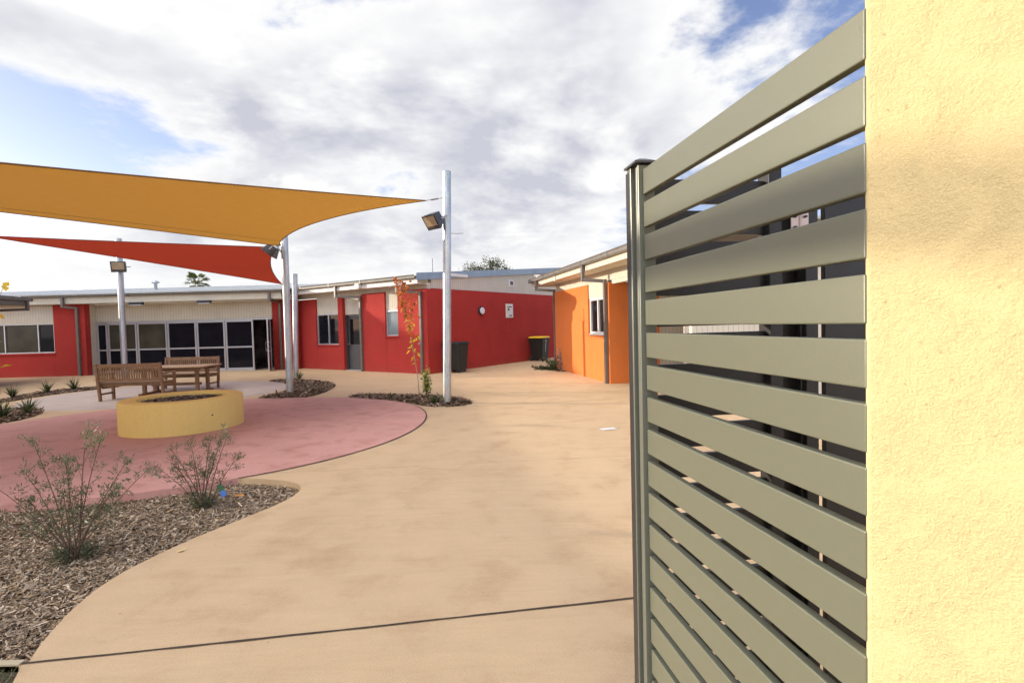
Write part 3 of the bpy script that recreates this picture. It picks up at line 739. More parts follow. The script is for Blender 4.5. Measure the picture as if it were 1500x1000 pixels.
G_ = thing('slat_fence', 'slat panel with shade painted in, set at right angles behind the sage green screen', 'fence', (.345, 1.40, 0), math.atan2(.162, .987))
for k in range(24):
    zt = 1.985-P*k
    if zt-SH < .03: break
    b = MB(); b.box(.0, .385, 0, .016, zt-SH, zt); b.build('slat', M['shaded_slat'], G_, .0015)
b = MB(); b.box(.385, .425, -.02, .03, 0, 2.02); b.box(-.02, .0, -.01, .02, 0, 2.0); b.build('post', M['shaded_slat'], G_, .002)
b = MB(); b.box(.38, .43, -.026, .036, 2.021, 2.03); b.build('post_cap', M['shaded_slat'], G_)
K_ = thing('slat_gate', 'slat gate leaf with shade painted in, on steel hinges behind the sage green screen', 'gate', (.345+.47*.987, 1.40+.47*.162, 0), math.atan2(.162, .987))
b = MB(); b.box(.03, .07, -.018, .022, .06, 1.97); b.box(.86, .90, -.018, .022, .06, 1.97); b.build('gate_frame', M['shaded_slat'], K_, .002)
b = MB(); b.box(.105, .86, -.002, .014, .06, 1.96); b.build('gate_sheet', M['shaded_slat'], K_, .0015)
for z in (.35, 1.80):
    b = MB(); b.box(-.024, .0, -.03, -.026, z, z+.10); b.box(.006, .03, -.03, -.026, z, z+.10); b.tube([(.003,-.028,z),(.003,-.028,z+.1)], .005, 8)
    h = b.build('hinge', M['brown_zinc'], K_)
    b = MB()
    for xx in (-.013, .019):
        for zz in (.02, .05, .08): b.tube([(xx,-.031,z+zz),(xx,-.036,z+zz)], .004, 8)
    b.build('bolt', M['dark_frame'], h)
b = MB(); b.box(-.045, .04, .03, .07, 0, 1.98); b.build('gate_post', M['shaded_slat'], K_, .002)

# ------------------------------------------------------------------ planter
Pn = thing('round_planter', 'round yellow rendered planter wall filled with mulch on the red paving', 'planter', (-5.6, 8.65, .008))
b = MB(); b.lathe([(.90,-.02),(.90,.485),(.893,.505),(.875,.515),(.67,.515),(.652,.507),(.645,.49),(.645,.36)], 72); b.build('planter_wall', M['yellow_planter'], Pn)
b = MB(); b.lathe([(.646,.42),(.3,.445),(0.001,.45)], 48); b.build('soil', M['earth'], Pn)
rs = np.random.RandomState(44); n = 1800
rr = .63*np.sqrt(rs.rand(n)); aa = rs.uniform(0, 6.28, n); C3 = np.stack([rr*np.cos(aa), rr*np.sin(aa), .435+rs.rand(n)*.03], 1)
a = rs.uniform(0, 6.28, n); D = np.stack([np.cos(a), np.sin(a), rs.normal(0, .3, n)], 1)*.03; W = np.stack([-np.sin(a), np.cos(a), rs.normal(0, .4, n)], 1)*.009
V = np.stack([C3-D-W, C3+D-W, C3+D+W, C3-D+W], 1).reshape(-1, 3)
tag(np_mesh('mulch', M['chip'], V, np.arange(n*4).reshape(n, 4), np.array(CD)[rs.randint(0, 5, n)]*1.2, Pn), kind='stuff')
b = MB(); b.tube([(.0,0,0),(.012,0,0)], .012, 10); o = b.build('drain_hole', M['black'], Pn); o.location = (.895*math.cos(R(-32)), .895*math.sin(R(-32)), .26); o.rotation_euler = (0, 0, R(-32))

# ------------------------------------------------------------------ benches and table
def bench(label, loc, rot, L=1.55, D=.46, H=.9):
    t = thing('garden_bench', label, 'bench', loc, rot, 'timber benches at the table')
    # local: x along the bench, back at y=0, seat towards +y
    def leg(x, y, top, rake=0):
        b = MB(); w = .028
        b.add([(x-w,y-w,0),(x+w,y-w,0),(x+w,y+w,0),(x-w,y+w,0),(x-w,y-w-rake,top),(x+w,y-w-rake,top),(x+w,y+w-rake,top),(x-w,y+w-rake,top)], [(3,2,1,0),(4,5,6,7),(0,1,5,4),(1,2,6,5),(2,3,7,6),(3,0,4,7)])
        b.build('leg', M['wood'], t, .004)
    for x in (.03, L-.03): leg(x, .03, H, .09); leg(x, D, .62)
    s = MB()
    for k in range(7): s.box(.02, L-.02, .06+k*.062, .06+k*.062+.05, .415, .437)
    s.box(.06, L-.06, .44, .47, .35, .414); s.box(.06, L-.06, .06, .085, .35, .414)
    s.build('seat', M['wood'], t, .003)
    bk = MB(); sl = -.09/ H
    def yb(z): return .03+sl*z
    for (z0, z1) in ((.80, .89), (.47, .53)):
        bk.add([(.055,yb(z0)-.016,z0),(L-.055,yb(z0)-.016,z0),(L-.055,yb(z0)+.016,z0),(.055,yb(z0)+.016,z0),(.055,yb(z1)-.016,z1),(L-.055,yb(z1)-.016,z1),(L-.055,yb(z1)+.016,z1),(.055,yb(z1)+.016,z1)], [(3,2,1,0),(4,5,6,7),(0,1,5,4),(1,2,6,5),(2,3,7,6),(3,0,4,7)])
    n = 25
    for k in range(n):
        x = .085+(L-.17)*k/(n-1); w = .018; z0, z1 = .53, .80
        bk.add([(x-w,yb(z0)-.008,z0),(x+w,yb(z0)-.008,z0),(x+w,yb(z0)+.008,z0),(x-w,yb(z0)+.008,z0),(x-w,yb(z1)-.008,z1),(x+w,yb(z1)-.008,z1),(x+w,yb(z1)+.008,z1),(x-w,yb(z1)+.008,z1)], [(0,1,5,4),(1,2,6,5),(2,3,7,6),(3,0,4,7)])
    bk.build('backrest', M['wood'], t)
    for x in (.03, L-.03):
        b = MB(); b.box(x-.03, x+.03, -.02, D+.06, .622, .652); b.build('armrest', M['wood'], t, .006)
        b = MB(); b.box(x-.014, x+.014, .055, D-.028, .14, .185); b.box(x-.014, x+.014, .055, D-.028, .35, .41); b.build('side_rail', M['wood'], t, .003)
    return t
bench('slatted timber bench seen from behind, nearest the yellow planter', (-9.93, 12.2, .004), R(2))
bench('slatted timber bench on the far side of the table facing the camera', (-8.40, 14.62, .004), R(178), L=1.6)
T_ = thing('garden_table', 'rectangular timber table with trestle legs between the two benches', 'table', (-8.92, 13.55, .004), R(4))
b = MB()
for k in range(9): b.box(-.90, .90, -.5+k*.1125, -.5+k*.1125+.100, .695, .72)
b.box(-.93, -.9, -.5, .5, .69, .72); b.box(.9, .93, -.5, .5, .69, .72)
b.build('tabletop', M['wood_top'], T_, .003)
b = MB(); b.box(-.8, .8, -.40, -.37, .61, .69); b.box(-.8, .8, .37, .40, .61, .69); b.build('apron', M['wood'], T_, .003)
for sx in (-.66, .66):
    for sy in (-.26, .26):
        b = MB(); b.box(sx-.035, sx+.035, sy-.045, sy+.045, .06, .65); b.build('leg', M['wood'], T_, .004)
    b = MB(); b.box(sx-.045, sx+.045, -.46, .46, 0, .06); b.build('foot_bar', M['wood'], T_, .01)
b = MB(); b.box(-.63, .63, -.03, .03, .2, .27); b.build('stretcher', M['wood'], T_, .004)

# ------------------------------------------------------------------ poles, floodlights, sails
def pole(label, base, top, rad=.084):
    t = thing('steel_pole', label, 'pole', (base[0], base[1], -.03))
    v = Vector((top[0]-base[0], top[1]-base[1], top[2]+.03))
    b = MB(); b.tube([(0,0,0), v], rad, 28, cap=False); b.build('shaft', M['galv'], t)
    b = MB(); b.tube([v-v.normalized()*.012, v+v.normalized()*.004], rad*.985, 28); b.build('end_cap', M['dark_frame'], t)
    return t
tp_ = pole('tall galvanised pole beside the autumn sapling, right end of the orange sail', (-1.38, 10.58), (-1.24, 10.58, 4.74))
b = MB(); b.tube([(.17, .0, 3.52), (.30, .02, 3.515), (.44, .03, 3.52)], .006, 5); b.build('wire_end', M['cable'], tp_)
pole('galvanised pole under the lower corner of the orange sail', (-5.69, 13.0), (-5.67, 13.0, 3.98))
pole('short galvanised pole standing just behind the orange sail pole', (-7.13, 16.8), (-7.06, 16.85, 3.42))
pole('galvanised pole with a floodlight beside the benches', (-12.22, 16.1), (-12.2, 16.1, 4.58))

def floodlight(label, loc, rot, tilt, scale=1.0, arm=.16):
    t = thing('floodlight', label, 'floodlight', loc, rot)
    Tm = Matrix.Rotation(tilt, 4, 'X')     # local -y is the facing direction
    w, h, d = .15*scale, .12*scale, .085*scale
    b = MB(); q = [(-w,-d,-h),(w,-d,-h),(w,-d,h),(-w,-d,h),(-w*.62,d,-h*.6),(w*.62,d,-h*.6),(w*.62,d,h*.75),(-w*.62,d,h*.75)]
    b.add([Tm @ Vector(p) for p in q], [(0,1,2,3),(7,6,5,4),(0,4,5,1),(1,5,6,2),(2,6,7,3),(3,7,4,0)])
    b.build('housing', M['dark_frame'], t, .012)
    b = MB(); b.box(-w*.78, w*.78, -d-.006, -d-.001, -h*.5, h*.78, Tm); b.build('lens', M['flood_glass'], t)
    b = MB(); b.tube([Tm @ Vector((-w-.01,0,0)), Tm @ Vector((-w-.01,d+.05,-.02)), Tm @ Vector((w+.01,d+.05,-.02)), Tm @ Vector((w+.01,0,0))], .012, 6)
    b.tube([Tm @ Vector((0,d+.05,-.02)), (0, arm, -.06)], .018, 8); b.box(-.03,.03,arm-.01,arm+.012,-.14,.04); b.build('bracket', M['alum'], t)
    return t
floodlight('floodlight tilted down on the tall pole at the right end of the orange sail', (-1.50, 10.42, 3.74), R(-42), R(35), 1.35, .24)
floodlight('floodlight on the pole beside the benches', (-12.02, 15.86, 3.68), R(14), R(10), 1.4, .25)
floodlight('floodlight half hidden under the corner of the orange sail', (-5.98, 12.95, 3.60), R(-80), R(52), 1.4, .24)

def coons(c, sag, n=36, dip=0.0):
    """surface from 4 corners (P00,P10,P11,P01) with edges bowed inwards by sag fractions (bottom,right,top,left)"""
    c = [Vector(p) for p in c]; mid = sum(c, Vector())/4
    def edge(a, b, s):
        m = (a+b)/2; inn = (mid-m); return lambda t: a.lerp(b, t)+inn*(4*s*t*(1-t))
    e0 = edge(c[0], c[1], sag[0]); e2 = edge(c[3], c[2], sag[2]); e3 = edge(c[0], c[3], sag[3]); e1 = edge(c[1], c[2], sag[1])
    V = []
    for j in range(n+1):
        v = j/n
        for i in range(n+1):
            u = i/n
            p = e0(u)*(1-v)+e2(u)*v+e3(v)*(1-u)+e1(v)*u-(c[0]*(1-u)*(1-v)+c[1]*u*(1-v)+c[2]*u*v+c[3]*(1-u)*v)
            p.z -= dip*16*u*(1-u)*v*(1-v)
            V.append(p)
    return V, n
def sail(label, corners, sag, mat, hem, ties, seams=(), dip=0.0):
    o0 = Vector(corners[0]); V, n = coons(corners, sag, dip=dip)
    t = thing('shade_sail', label, 'shade sail', o0)
    b = MB(); b.add([p-o0 for p in V], [(j*(n+1)+i, j*(n+1)+i+1, (j+1)*(n+1)+i+1, (j+1)*(n+1)+i) for j in range(n) for i in range(n)])
    o = b.build('sail_cloth', M[mat], t, smooth=True)
    uv = o.data.uv_layers.new(name='UVMap')
    for poly in o.data.polygons:
        for li in poly.loop_indices:
            vi = o.data.loops[li].vertex_index; uv.data[li].uv = ((vi % (n+1))/n, (vi//(n+1))/n)
    b = MB()
    for idx in ([i for i in range(n+1)], [i*(n+1)+n for i in range(n+1)], [n*(n+1)+i for i in range(n+1)], [i*(n+1) for i in range(n+1)]):
        pts = [V[k]-o0 for k in idx]
        if (pts[0]-pts[-1]).length > .3: b.tube(pts, .011, 6)
    b.build('hem_cable', M[hem], t)
    if seams:
        b = MB()
        for (u, v) in seams:
            idx = [int(v*n)*(n+1)+i for i in range(n+1)] if u is None else [j*(n+1)+int(u*n) for j in range(n+1)]
            pts = [V[k]-o0-Vector((0, 0, .004)) for k in idx]
            for a, c in zip(pts[:-1], pts[1:]):
                w = Vector((0, .012, 0)) if u is not None else (V[idx[0]+n+1]-V[idx[0]]).normalized()*.012
                b.add([a-w, c-w, c+w, a+w], [(0,1,2,3)])
        b.build('seam', M[hem], t)
    for (a, c) in ties:
        b = MB(); a = Vector(a)-o0; c = Vector(c)-o0
        m1 = a.lerp(c, .3); m2 = a.lerp(c, .72)
        b.tube([a, m1], .007, 6); b.tube([m1, m2], .016, 8); b.tube([m2, c], .007, 6); b.build('corner_turnbuckle', M['cable'], t)
    return t
P1 = (-1.66, 10.42, 4.13); P2 = (-5.75, 12.86, 3.70); P3 = (-12.6, 6.0, 4.0); P4 = (-5.86, 3.05, 2.98)
sail('large orange shade sail stretched above the planter', [P1, P4, P3, P2], (.06, .05, .06, .16), 'orange_sail', 'hem',
     [(P1, (-1.33, 10.52, 4.2)), (P2, (-5.69, 12.93, 3.76))], seams=((None, .9),))
Q1 = (-6.0, 13.2, 3.72); Q2 = (-7.33, 16.5, 3.07); Q3 = (-15.0, 14.6, 4.50)
sail('red shade sail tapering to the left behind the orange sail', [Q1, Q2, Q3, Q3], (.055, .05, .0, .05), 'red_sail', 'red_hem', [(Q2, (-7.1, 16.77, 3.1)), (Q1, (-5.74, 13.0, 3.78))])

# unseen beam added so its soft shadow crosses the slat screen and yellow wall
shb_ = thing('shadow_beam', 'unseen galvanised beam on two posts beyond the left edge, added for its shadow', 'shadow_beam', (-8.0, 2.3, -.05))
b = MB(); b.box(-.04, .04, -3.2, 3.4, 3.375, 3.505); b.build('beam', M['galv'], shb_, .004)
for y in (-3.0, 3.2):
    b = MB(); b.box(-.05, .05, y-.05, y+.05, 0, 3.373); b.build('post', M['galv'], shb_, .004)

# ------------------------------------------------------------------ bins
def bin_(label, loc, rot, lid):
    t = thing('wheelie_bin', label, 'bin', loc, rot)
    b = MB()   # tapered body, front = -y
    def ring(z, w, d, y): return [(-w,y-d,z),(w,y-d,z),(w,y+d,z),(-w,y+d,z)]
    R0 = ring(.10,.235,.27,-.02); R1 = ring(.93,.275,.34,0); R2 = ring(.93,.295,.36,0); R3 = ring(.97,.295,.36,0)
    vs = R0+R1+R2+R3; fs = [(3,2,1,0)]
    for k in range(3):
        for i in range(4): fs.append((4*k+i, 4*k+(i+1) % 4, 4*k+4+(i+1) % 4, 4*k+4+i))
    fs.append((12,13,14,15)); b.add(vs, fs); b.build('body', M['bin_green'], t, .02)
    b = MB(); vs = ring(.972,.30,.37,0)+ring(1.0,.305,.375,0)+ring(1.045,.26,.32,.01); fs = [(3,2,1,0)]
    for k in range(2):
        for i in range(4): fs.append((4*k+i, 4*k+(i+1) % 4, 4*k+4+(i+1) % 4, 4*k+4+i))
    fs.append((8,9,10,11)); b.add(vs, fs); b.build('lid', M[lid], t, .015)
    b = MB(); b.tube([(-.25,.40,.95),(-.25,.45,.97),(.25,.45,.97),(.25,.40,.95)], .016, 8); b.build('handle', M['bin_green'], t)
    for sx in (-1, 1):
        b = MB(); b.tube([(sx*.2,.27,.1),(sx*.27,.27,.1)], .1, 20); w = b.build('wheel', M['black'], t)
        b = MB(); b.tube([(sx*.268,.27,.1),(sx*.274,.27,.1)], .05, 14); b.build('hub', M['dark_frame'], w)
    b = MB(); b.box(-.2, .2, .2, .25, .06, .1); b.box(-.18,.18,-.28,-.2,.0,.1); b.build('axle_foot', M['black'], t)
    return t
bin_('dark lidded wheelie bin half hidden behind the tall pole', (-1.94, 17.52, 0), R(55), 'bin_green')
y_ = bin_('dark wheelie bin with yellow lid and white digits beside the orange wing', (1.17, 21.94, 0), R(55), 'bin_yellow')
# hand painted digits down the bin's front right side
def digits(parent, txt, x, y, z, h, mat):
    seg = {'4': [((0,1),(0,.5)),((0,.5),(1,.5)),((1,1),(1,0))], '2': [((0,.85),(.4,1)),((.4,1),(1,.8)),((1,.8),(0,0)),((0,0),(1,0))], '3': [((0,1),(1,.85)),((1,.85),(.3,.5)),((.3,.5),(1,.25)),((1,.25),(0,0))]}
    b = MB()
    for k, ch in enumerate(txt):
        for (a, c) in seg[ch]:
            zo = z-k*h*1.25
            yy = lambda q: y+.07*(.93-q)/.83
            p = Vector((x+a[0]*h*.55, yy(zo+a[1]*h), zo+a[1]*h)); q = Vector((x+c[0]*h*.55, yy(zo+c[1]*h), zo+c[1]*h))
            b.tube([p, q], .010, 5)
    b.build('painted_digits', mat, parent)
digits(y_, '4223', -.05, -.345, .78, .12, M['white_paint'])

# ------------------------------------------------------------------ plants
def leaf_quads(pts, dirs, ln, wd, rs, droop=0.0):
    n = len(pts); pts = np.asarray(pts, float); dirs = np.asarray(dirs, float)
    dirs = dirs/np.linalg.norm(dirs, axis=1, keepdims=True)
    r = rs.normal(0, 1, (n, 3)); side = np.cross(dirs, r); side /= np.linalg.norm(side, axis=1, keepdims=True)+1e-9
    L = (ln*np.exp(rs.normal(0, .25, n)))[:, None]; W = (wd*np.exp(rs.normal(0, .2, n)))[:, None]/2
    V = np.stack([pts-side*W*.25, pts+dirs*L*.5-side*W, pts+dirs*L+np.array([0, 0, -droop])*L, pts+dirs*L*.5+side*W], 1)
    return V.reshape(-1, 3), np.arange(4*n).reshape(n, 4)

def grevillea(label, loc, stems, seed, leafscale=1.0, dens=1.0):
    """stems: list of tip positions (local), thin reddish stems with clumps of fine needle foliage"""
    t = thing('shrub', label, 'shrub', loc, 0, 'young shrubs in the near mulch bed')
    rs = np.random.RandomState(seed); sb = MB(); P_ = []; D_ = []; Cc = []
    gcol = np.array([(0.12,0.145,0.07),(0.18,0.20,0.11),(0.085,0.105,0.05),(0.22,0.235,0.13),(0.16,0.17,0.08)])
    def clump(c, d, n, rad, ln=.035):
        for _ in range(n):
            o = rs.normal(0, 1, 3)*rad; P_.append(c+o); v = d+rs.normal(0, .55, 3); D_.append(v)
    for tip in stems:
        tip = np.array(tip, float); a = np.array([rs.normal(0, .02), rs.normal(0, .02), -.04])
        mid = a*.5+tip*.5; mid[:2] *= .72; mid[2] += .02
        ks = np.linspace(0, 1, 9); pts = [(1-k)**2*a+2*k*(1-k)*mid+k*k*tip for k in ks]
        sb.tube(pts, [.0048*(1-.75*k)+.0008 for k in ks], 5)
        d = (pts[-1]-pts[-3]); d /= np.linalg.norm(d)
        clump(tip, d, int(60*dens), .022)
        for k in range(3, 9):   # side twigs with their own tufts
            for _ in range(2 if rs.rand() < .8 else 1):
                p = pts[k]; dd = d+rs.normal(0, .75, 3); dd /= np.linalg.norm(dd)
                if dd[2] < -.1: dd[2] = .2
                L = rs.uniform(.05, .16)*(1.15-k*.06); q = p+dd*L
                sb.tube([p, (p+q)/2+rs.normal(0, .006, 3), q], [.0018, .0014, .0007], 4)
                clump(q, dd, int(19*dens), .014)
                clump((p+q)/2, dd, int(4*dens), .012)
    # dense low skirt
    for _ in range(int(24*dens)):
        a = rs.uniform(0, 6.28); L = rs.uniform(.06, .2); dd = np.array([math.cos(a), math.sin(a), rs.uniform(.4, 1.4)]); dd /= np.linalg.norm(dd)
        q = dd*L+np.array([0, 0, -.03]); sb.tube([np.array([0, 0, -.03]), q], [.002, .001], 4); clump(q, dd, 26, .026); clump(q*.6, dd, 16, .02)
    V, F = leaf_quads(P_, D_, .028*leafscale, .0066*leafscale, rs)
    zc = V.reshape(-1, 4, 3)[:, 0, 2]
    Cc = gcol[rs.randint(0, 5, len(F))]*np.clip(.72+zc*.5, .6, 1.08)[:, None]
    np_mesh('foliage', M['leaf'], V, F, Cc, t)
    sb.build('stem', M['stem'], t)
    return t
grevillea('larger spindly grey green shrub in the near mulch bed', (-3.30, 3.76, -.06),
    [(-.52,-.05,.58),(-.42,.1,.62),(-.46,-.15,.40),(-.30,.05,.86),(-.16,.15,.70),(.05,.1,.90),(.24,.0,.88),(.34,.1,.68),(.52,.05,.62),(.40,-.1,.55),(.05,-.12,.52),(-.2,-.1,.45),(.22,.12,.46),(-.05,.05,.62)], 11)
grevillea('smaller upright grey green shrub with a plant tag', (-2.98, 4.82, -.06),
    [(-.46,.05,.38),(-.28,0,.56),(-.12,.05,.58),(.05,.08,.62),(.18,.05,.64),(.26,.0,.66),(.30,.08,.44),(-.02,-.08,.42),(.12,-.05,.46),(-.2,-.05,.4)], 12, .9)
tg = thing('plant_tag', 'blue and green plant label hanging on the smaller shrub', 'plant tag', (-2.77, 4.78, .10), R(10))
b = MB(); Tt = Matrix.Rotation(R(-28), 4, 'Y') @ Matrix.Rotation(R(-12), 4, 'X'); b.box(-.025, .025, -.001, .001, -.055, 0, Tt); b.build('lower_half', M['blue_card'], tg)
b = MB(); b.box(-.025, .025, -.001, .001, .0, .07, Tt); b.build('picture_half', M['green_card'], tg)
b = MB(); b.tube([Tt @ Vector((0, 0, .06)), (-.05, .02, .10), (-.12, .03, .10)], .0012, 4); b.build('tie', M['cable'], tg)

def fallen_leaf(label, loc, col, s, rot):
    b = MB(); b.add([(-s,0,0),(-s*.3,-s*.45,.008),(s*.5,-s*.35,.004),(s,0,.012),(s*.4,s*.4,.01),(-s*.4,s*.42,.004)], [(0,1,2,3),(0,3,4,5)])
    o = b.build('fallen_leaf', plain('dry_leaf', col, .7, var=.25, scale=40)); o.location = loc; o.rotation_euler = (0.1, .15, rot)
    return tag(o, label, 'leaf')
fallen_leaf('orange dry leaf lying on the mulch by the smaller shrub', (-2.70, 4.93, .0), (.62,.25,.06), .055, .4)
fallen_leaf('pale buff leaf lying on the concrete edge near the mulch', (-2.46, 3.70, .003), (.66,.48,.22), .035, 1.1)

def flax(label, loc, seed, h=.42, n=46, cols=((.06,.085,.03),(.10,.13,.05),(.05,.06,.025),(.17,.18,.08)), group='strappy plants in the left beds', name='flax_plant'):
    t = thing(name, label, 'plant', loc, 0, group); rs = np.random.RandomState(seed)
    V = []; F = []; C = []
    for _ in range(n):
        a = rs.uniform(0, 6.28); L = h*rs.uniform(.65, 1.15); out = rs.uniform(.15, .85)
        d = np.array([math.cos(a), math.sin(a), 0]); s = np.array([-d[1], d[0], 0])*.011*rs.uniform(.7, 1.3)
        base = d*.03*rs.rand(); o = len(V); c = np.array(cols[rs.randint(len(cols))])*math.exp(rs.normal(0, .2))
        for i, k in enumerate((0, .35, .7, 1)):
            p = base+d*(out*L*k**1.3)+np.array([0, 0, L*(k*(1.0-.25*out)-.35*out*k**2.6)])
            w = s*(1, 1.1, .75, .08)[i]; V += [p-w, p+w]
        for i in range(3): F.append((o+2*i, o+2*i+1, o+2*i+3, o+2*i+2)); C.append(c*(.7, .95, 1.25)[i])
    np_mesh('blades', M['leaf'], np.array(V), np.array(F), np.array(C), t)
    b = MB(); b.lathe([(.035,0),(.03,.05),(.0,.06)], 8); b.build('crown', M['stem'], t)
    return t
flax('strappy flax leftmost of three in front of the left window', (-13.25, 13.5, -.01), 1)
flax('strappy flax in the middle of three below the left red wall', (-13.1, 14.35, -.01), 2)
flax('strappy flax at the foot of the left downpipe, rightmost of three', (-12.85, 14.95, -.01), 3, .45)
flax('bright yellow green grassy plant behind the near bench', (-12.35, 15.35, -.01), 4, .5, 60, ((.22,.27,.05),(.30,.33,.07),(.16,.2,.04)))
flax('dark strappy plant at the far left of the round bed', (-10.35, 9.75, -.01), 5, .46)
flax('dark strappy plant in the middle of the round bed', (-10.12, 10.1, -.01), 6, .42)
flax('dark strappy plant nearest the mauve paving in the round bed', (-10.0, 10.5, -.01), 8, .46)
flax('strappy plant at the back of the round bed', (-10.8, 10.6, -.01), 9, .40)
flax('low grassy weed at the foot of the tall pole', (-1.62, 10.5, -.01), 10, .30, 50, ((.07,.11,.03),(.12,.15,.05)), 'weeds at pole bases', 'weed')
flax('small grassy weed at the foot of the short pole', (-6.95, 16.62, -.01), 13, .34, 30, ((.09,.13,.04),(.14,.17,.06)), 'weeds at pole bases', 'weed')

def broadleaf(P_, D_, C_, ln, wd, rs):
    return leaf_quads(P_, D_, ln, wd, rs, .25)
def sapling(label, loc, path, twigs, seed, leaf, cols, nl=70, thick=.011):
    """path: trunk points (local); cols by height fraction"""
    t = thing('sapling', label, 'tree', loc); rs = np.random.RandomState(seed)
    b = MB(); path = [np.array(p, float) for p in path]; k = np.linspace(0, 1, len(path))
    b.tube(path, [thick*(1-.75*q) for q in k], 7); b.build('trunk', M['bark'], t)
    P_ = []; D_ = []; C_ = []
    tb = MB(); zt = path[-1][2]
    def put(p, n, rad):
        for _ in range(n):
            q = p+rs.normal(0, rad, 3); P_.append(q); v = rs.normal(0, 1, 3); v[2] -= .5; D_.append(v)
            f = np.clip(q[2]/zt, 0, 1); i = min(int(f*len(cols)), len(cols)-1); c = cols[i][rs.randint(len(cols[i]))]; C_.append(np.array(c)*math.exp(rs.normal(0, .2)))
    for (f, dx, dy, dz) in twigs:
        x = f*(len(path)-1); i = min(int(x), len(path)-2); p = path[i]+(path[i+1]-path[i])*(x-i); q = p+np.array([dx, dy, dz])
        tb.tube([p, (p+q)/2+np.array([dx, dy, 0])*.12, q], [thick*.35, thick*.25, thick*.12], 5)
        for s in np.linspace(.25, 1, 4): put(p+(q-p)*s, 3, .035)
    for f in np.linspace(.3, 1, nl//2):
        x = f*(len(path)-1); i = min(int(x), len(path)-2); put(path[i]+(path[i+1]-path[i])*(x-i), 1 if f < .55 else 2, .05)
    if twigs: tb.build('twigs', M['bark'], t)
    V, F = broadleaf(P_, D_, C_, leaf, leaf*.8, rs)
    np_mesh('leaves', M['leaf'], V, F, np.array(C_), t)
    return t
YL = [(.62,.42,.03),(.55,.33,.02),(.66,.5,.06)]; OR = [(.55,.17,.03),(.60,.24,.04),(.42,.12,.03)]; RD = [(.50,.13,.04),(.55,.20,.05),(.40,.09,.03)]
GR = [(.20,.26,.05),(.35,.36,.06)]
sapling('thin sapling with yellow and orange autumn leaves beside the tall pole', (-2.20, 11.94, -.02),
    [(0,0,0),(-.03,0,.5),(-.1,0,1.05),(-.2,0,1.6),(-.32,0,2.2),(-.42,0,2.72)],
    [(.55,.1,.05,.42),(.62,-.05,.05,.5),(.68,.2,0,.4),(.72,-.12,0,.3),(.78,.26,.05,.28),(.84,.18,0,.3),(.88,.12,-.03,.25),(.93,-.08,0,.2),(.45,.1,0,.25)], 21, .085, [GR, YL, YL, YL+OR, OR, OR+RD], 100)
def bushlet(label, loc, seed, w, h, n, ln, cols, name='shrub', group=None):
    t = thing(name, label, 'shrub', loc, 0, group); rs = np.random.RandomState(seed); sb = MB(); P_ = []; D_ = []
    for _ in range(16):
        tip = np.array([rs.normal(0, w), rs.normal(0, w), h*rs.uniform(.45, 1.05)]); sb.tube([np.zeros(3), tip*np.array([.4, .4, .55]), tip], [.006, .004, .001], 5)
        for s in np.linspace(.25, 1, 7):
            for _ in range(n//112+1): P_.append(tip*np.array([s**1.3, s**1.3, s])+rs.normal(0, .03, 3)); D_.append(rs.normal(0, 1, 3)+np.array([0, 0, .4]))
    V, F = leaf_quads(P_, D_, ln, ln*.55, rs); C = np.array(cols)[rs.randint(0, len(cols), len(F))]*np.exp(rs.normal(0, .25, len(F)))[:, None]
    np_mesh('foliage', M['leaf'], V, F, C, t); sb.build('stem', M['stem'], t); return t
bushlet('small leafy yellow green bush at the foot of the autumn sapling', (-2.02, 11.85, -.02), 31, .10, .62, 420, .055, [(.25,.28,.05),(.14,.19,.05),(.36,.36,.07),(.10,.14,.04)])
bushlet('low dark green creeping plant with pale flowers below the orange wing downpipe', (1.38, 17.35, -.02), 32, .16, .42, 380, .07, [(.05,.09,.03),(.08,.12,.04),(.06,.07,.03)])
bushlet('pale pink flowering stalk against the orange wing downpipe', (1.62, 17.25, -.02), 33, .05, .85, 200, .06, [(.52,.38,.34),(.60,.48,.42),(.40,.25,.2)])
pm = bushlet('flat dark ground cover spreading left of the orange wing downpipe', (1.08, 17.65, -.02), 34, .20, .10, 420, .07, [(.035,.055,.02),(.06,.08,.03)])
sapling('yellow leaved sapling at the far left edge of the frame', (-10.28, 10.05, -.02),
    [(0,0,0),(.0,0,.6),(.02,0,1.2),(.02,0,1.75),(.10,0,2.1),(.33,.05,2.62)],
    [(.3,.14,-.05,.12),(.5,.12,-.03,.2),(.42,-.2,0,.2),(.62,-.22,0,.3),(.2,.1,-.05,.02)], 41, .15, [GR+YL, YL, YL, YL], 8, .016)

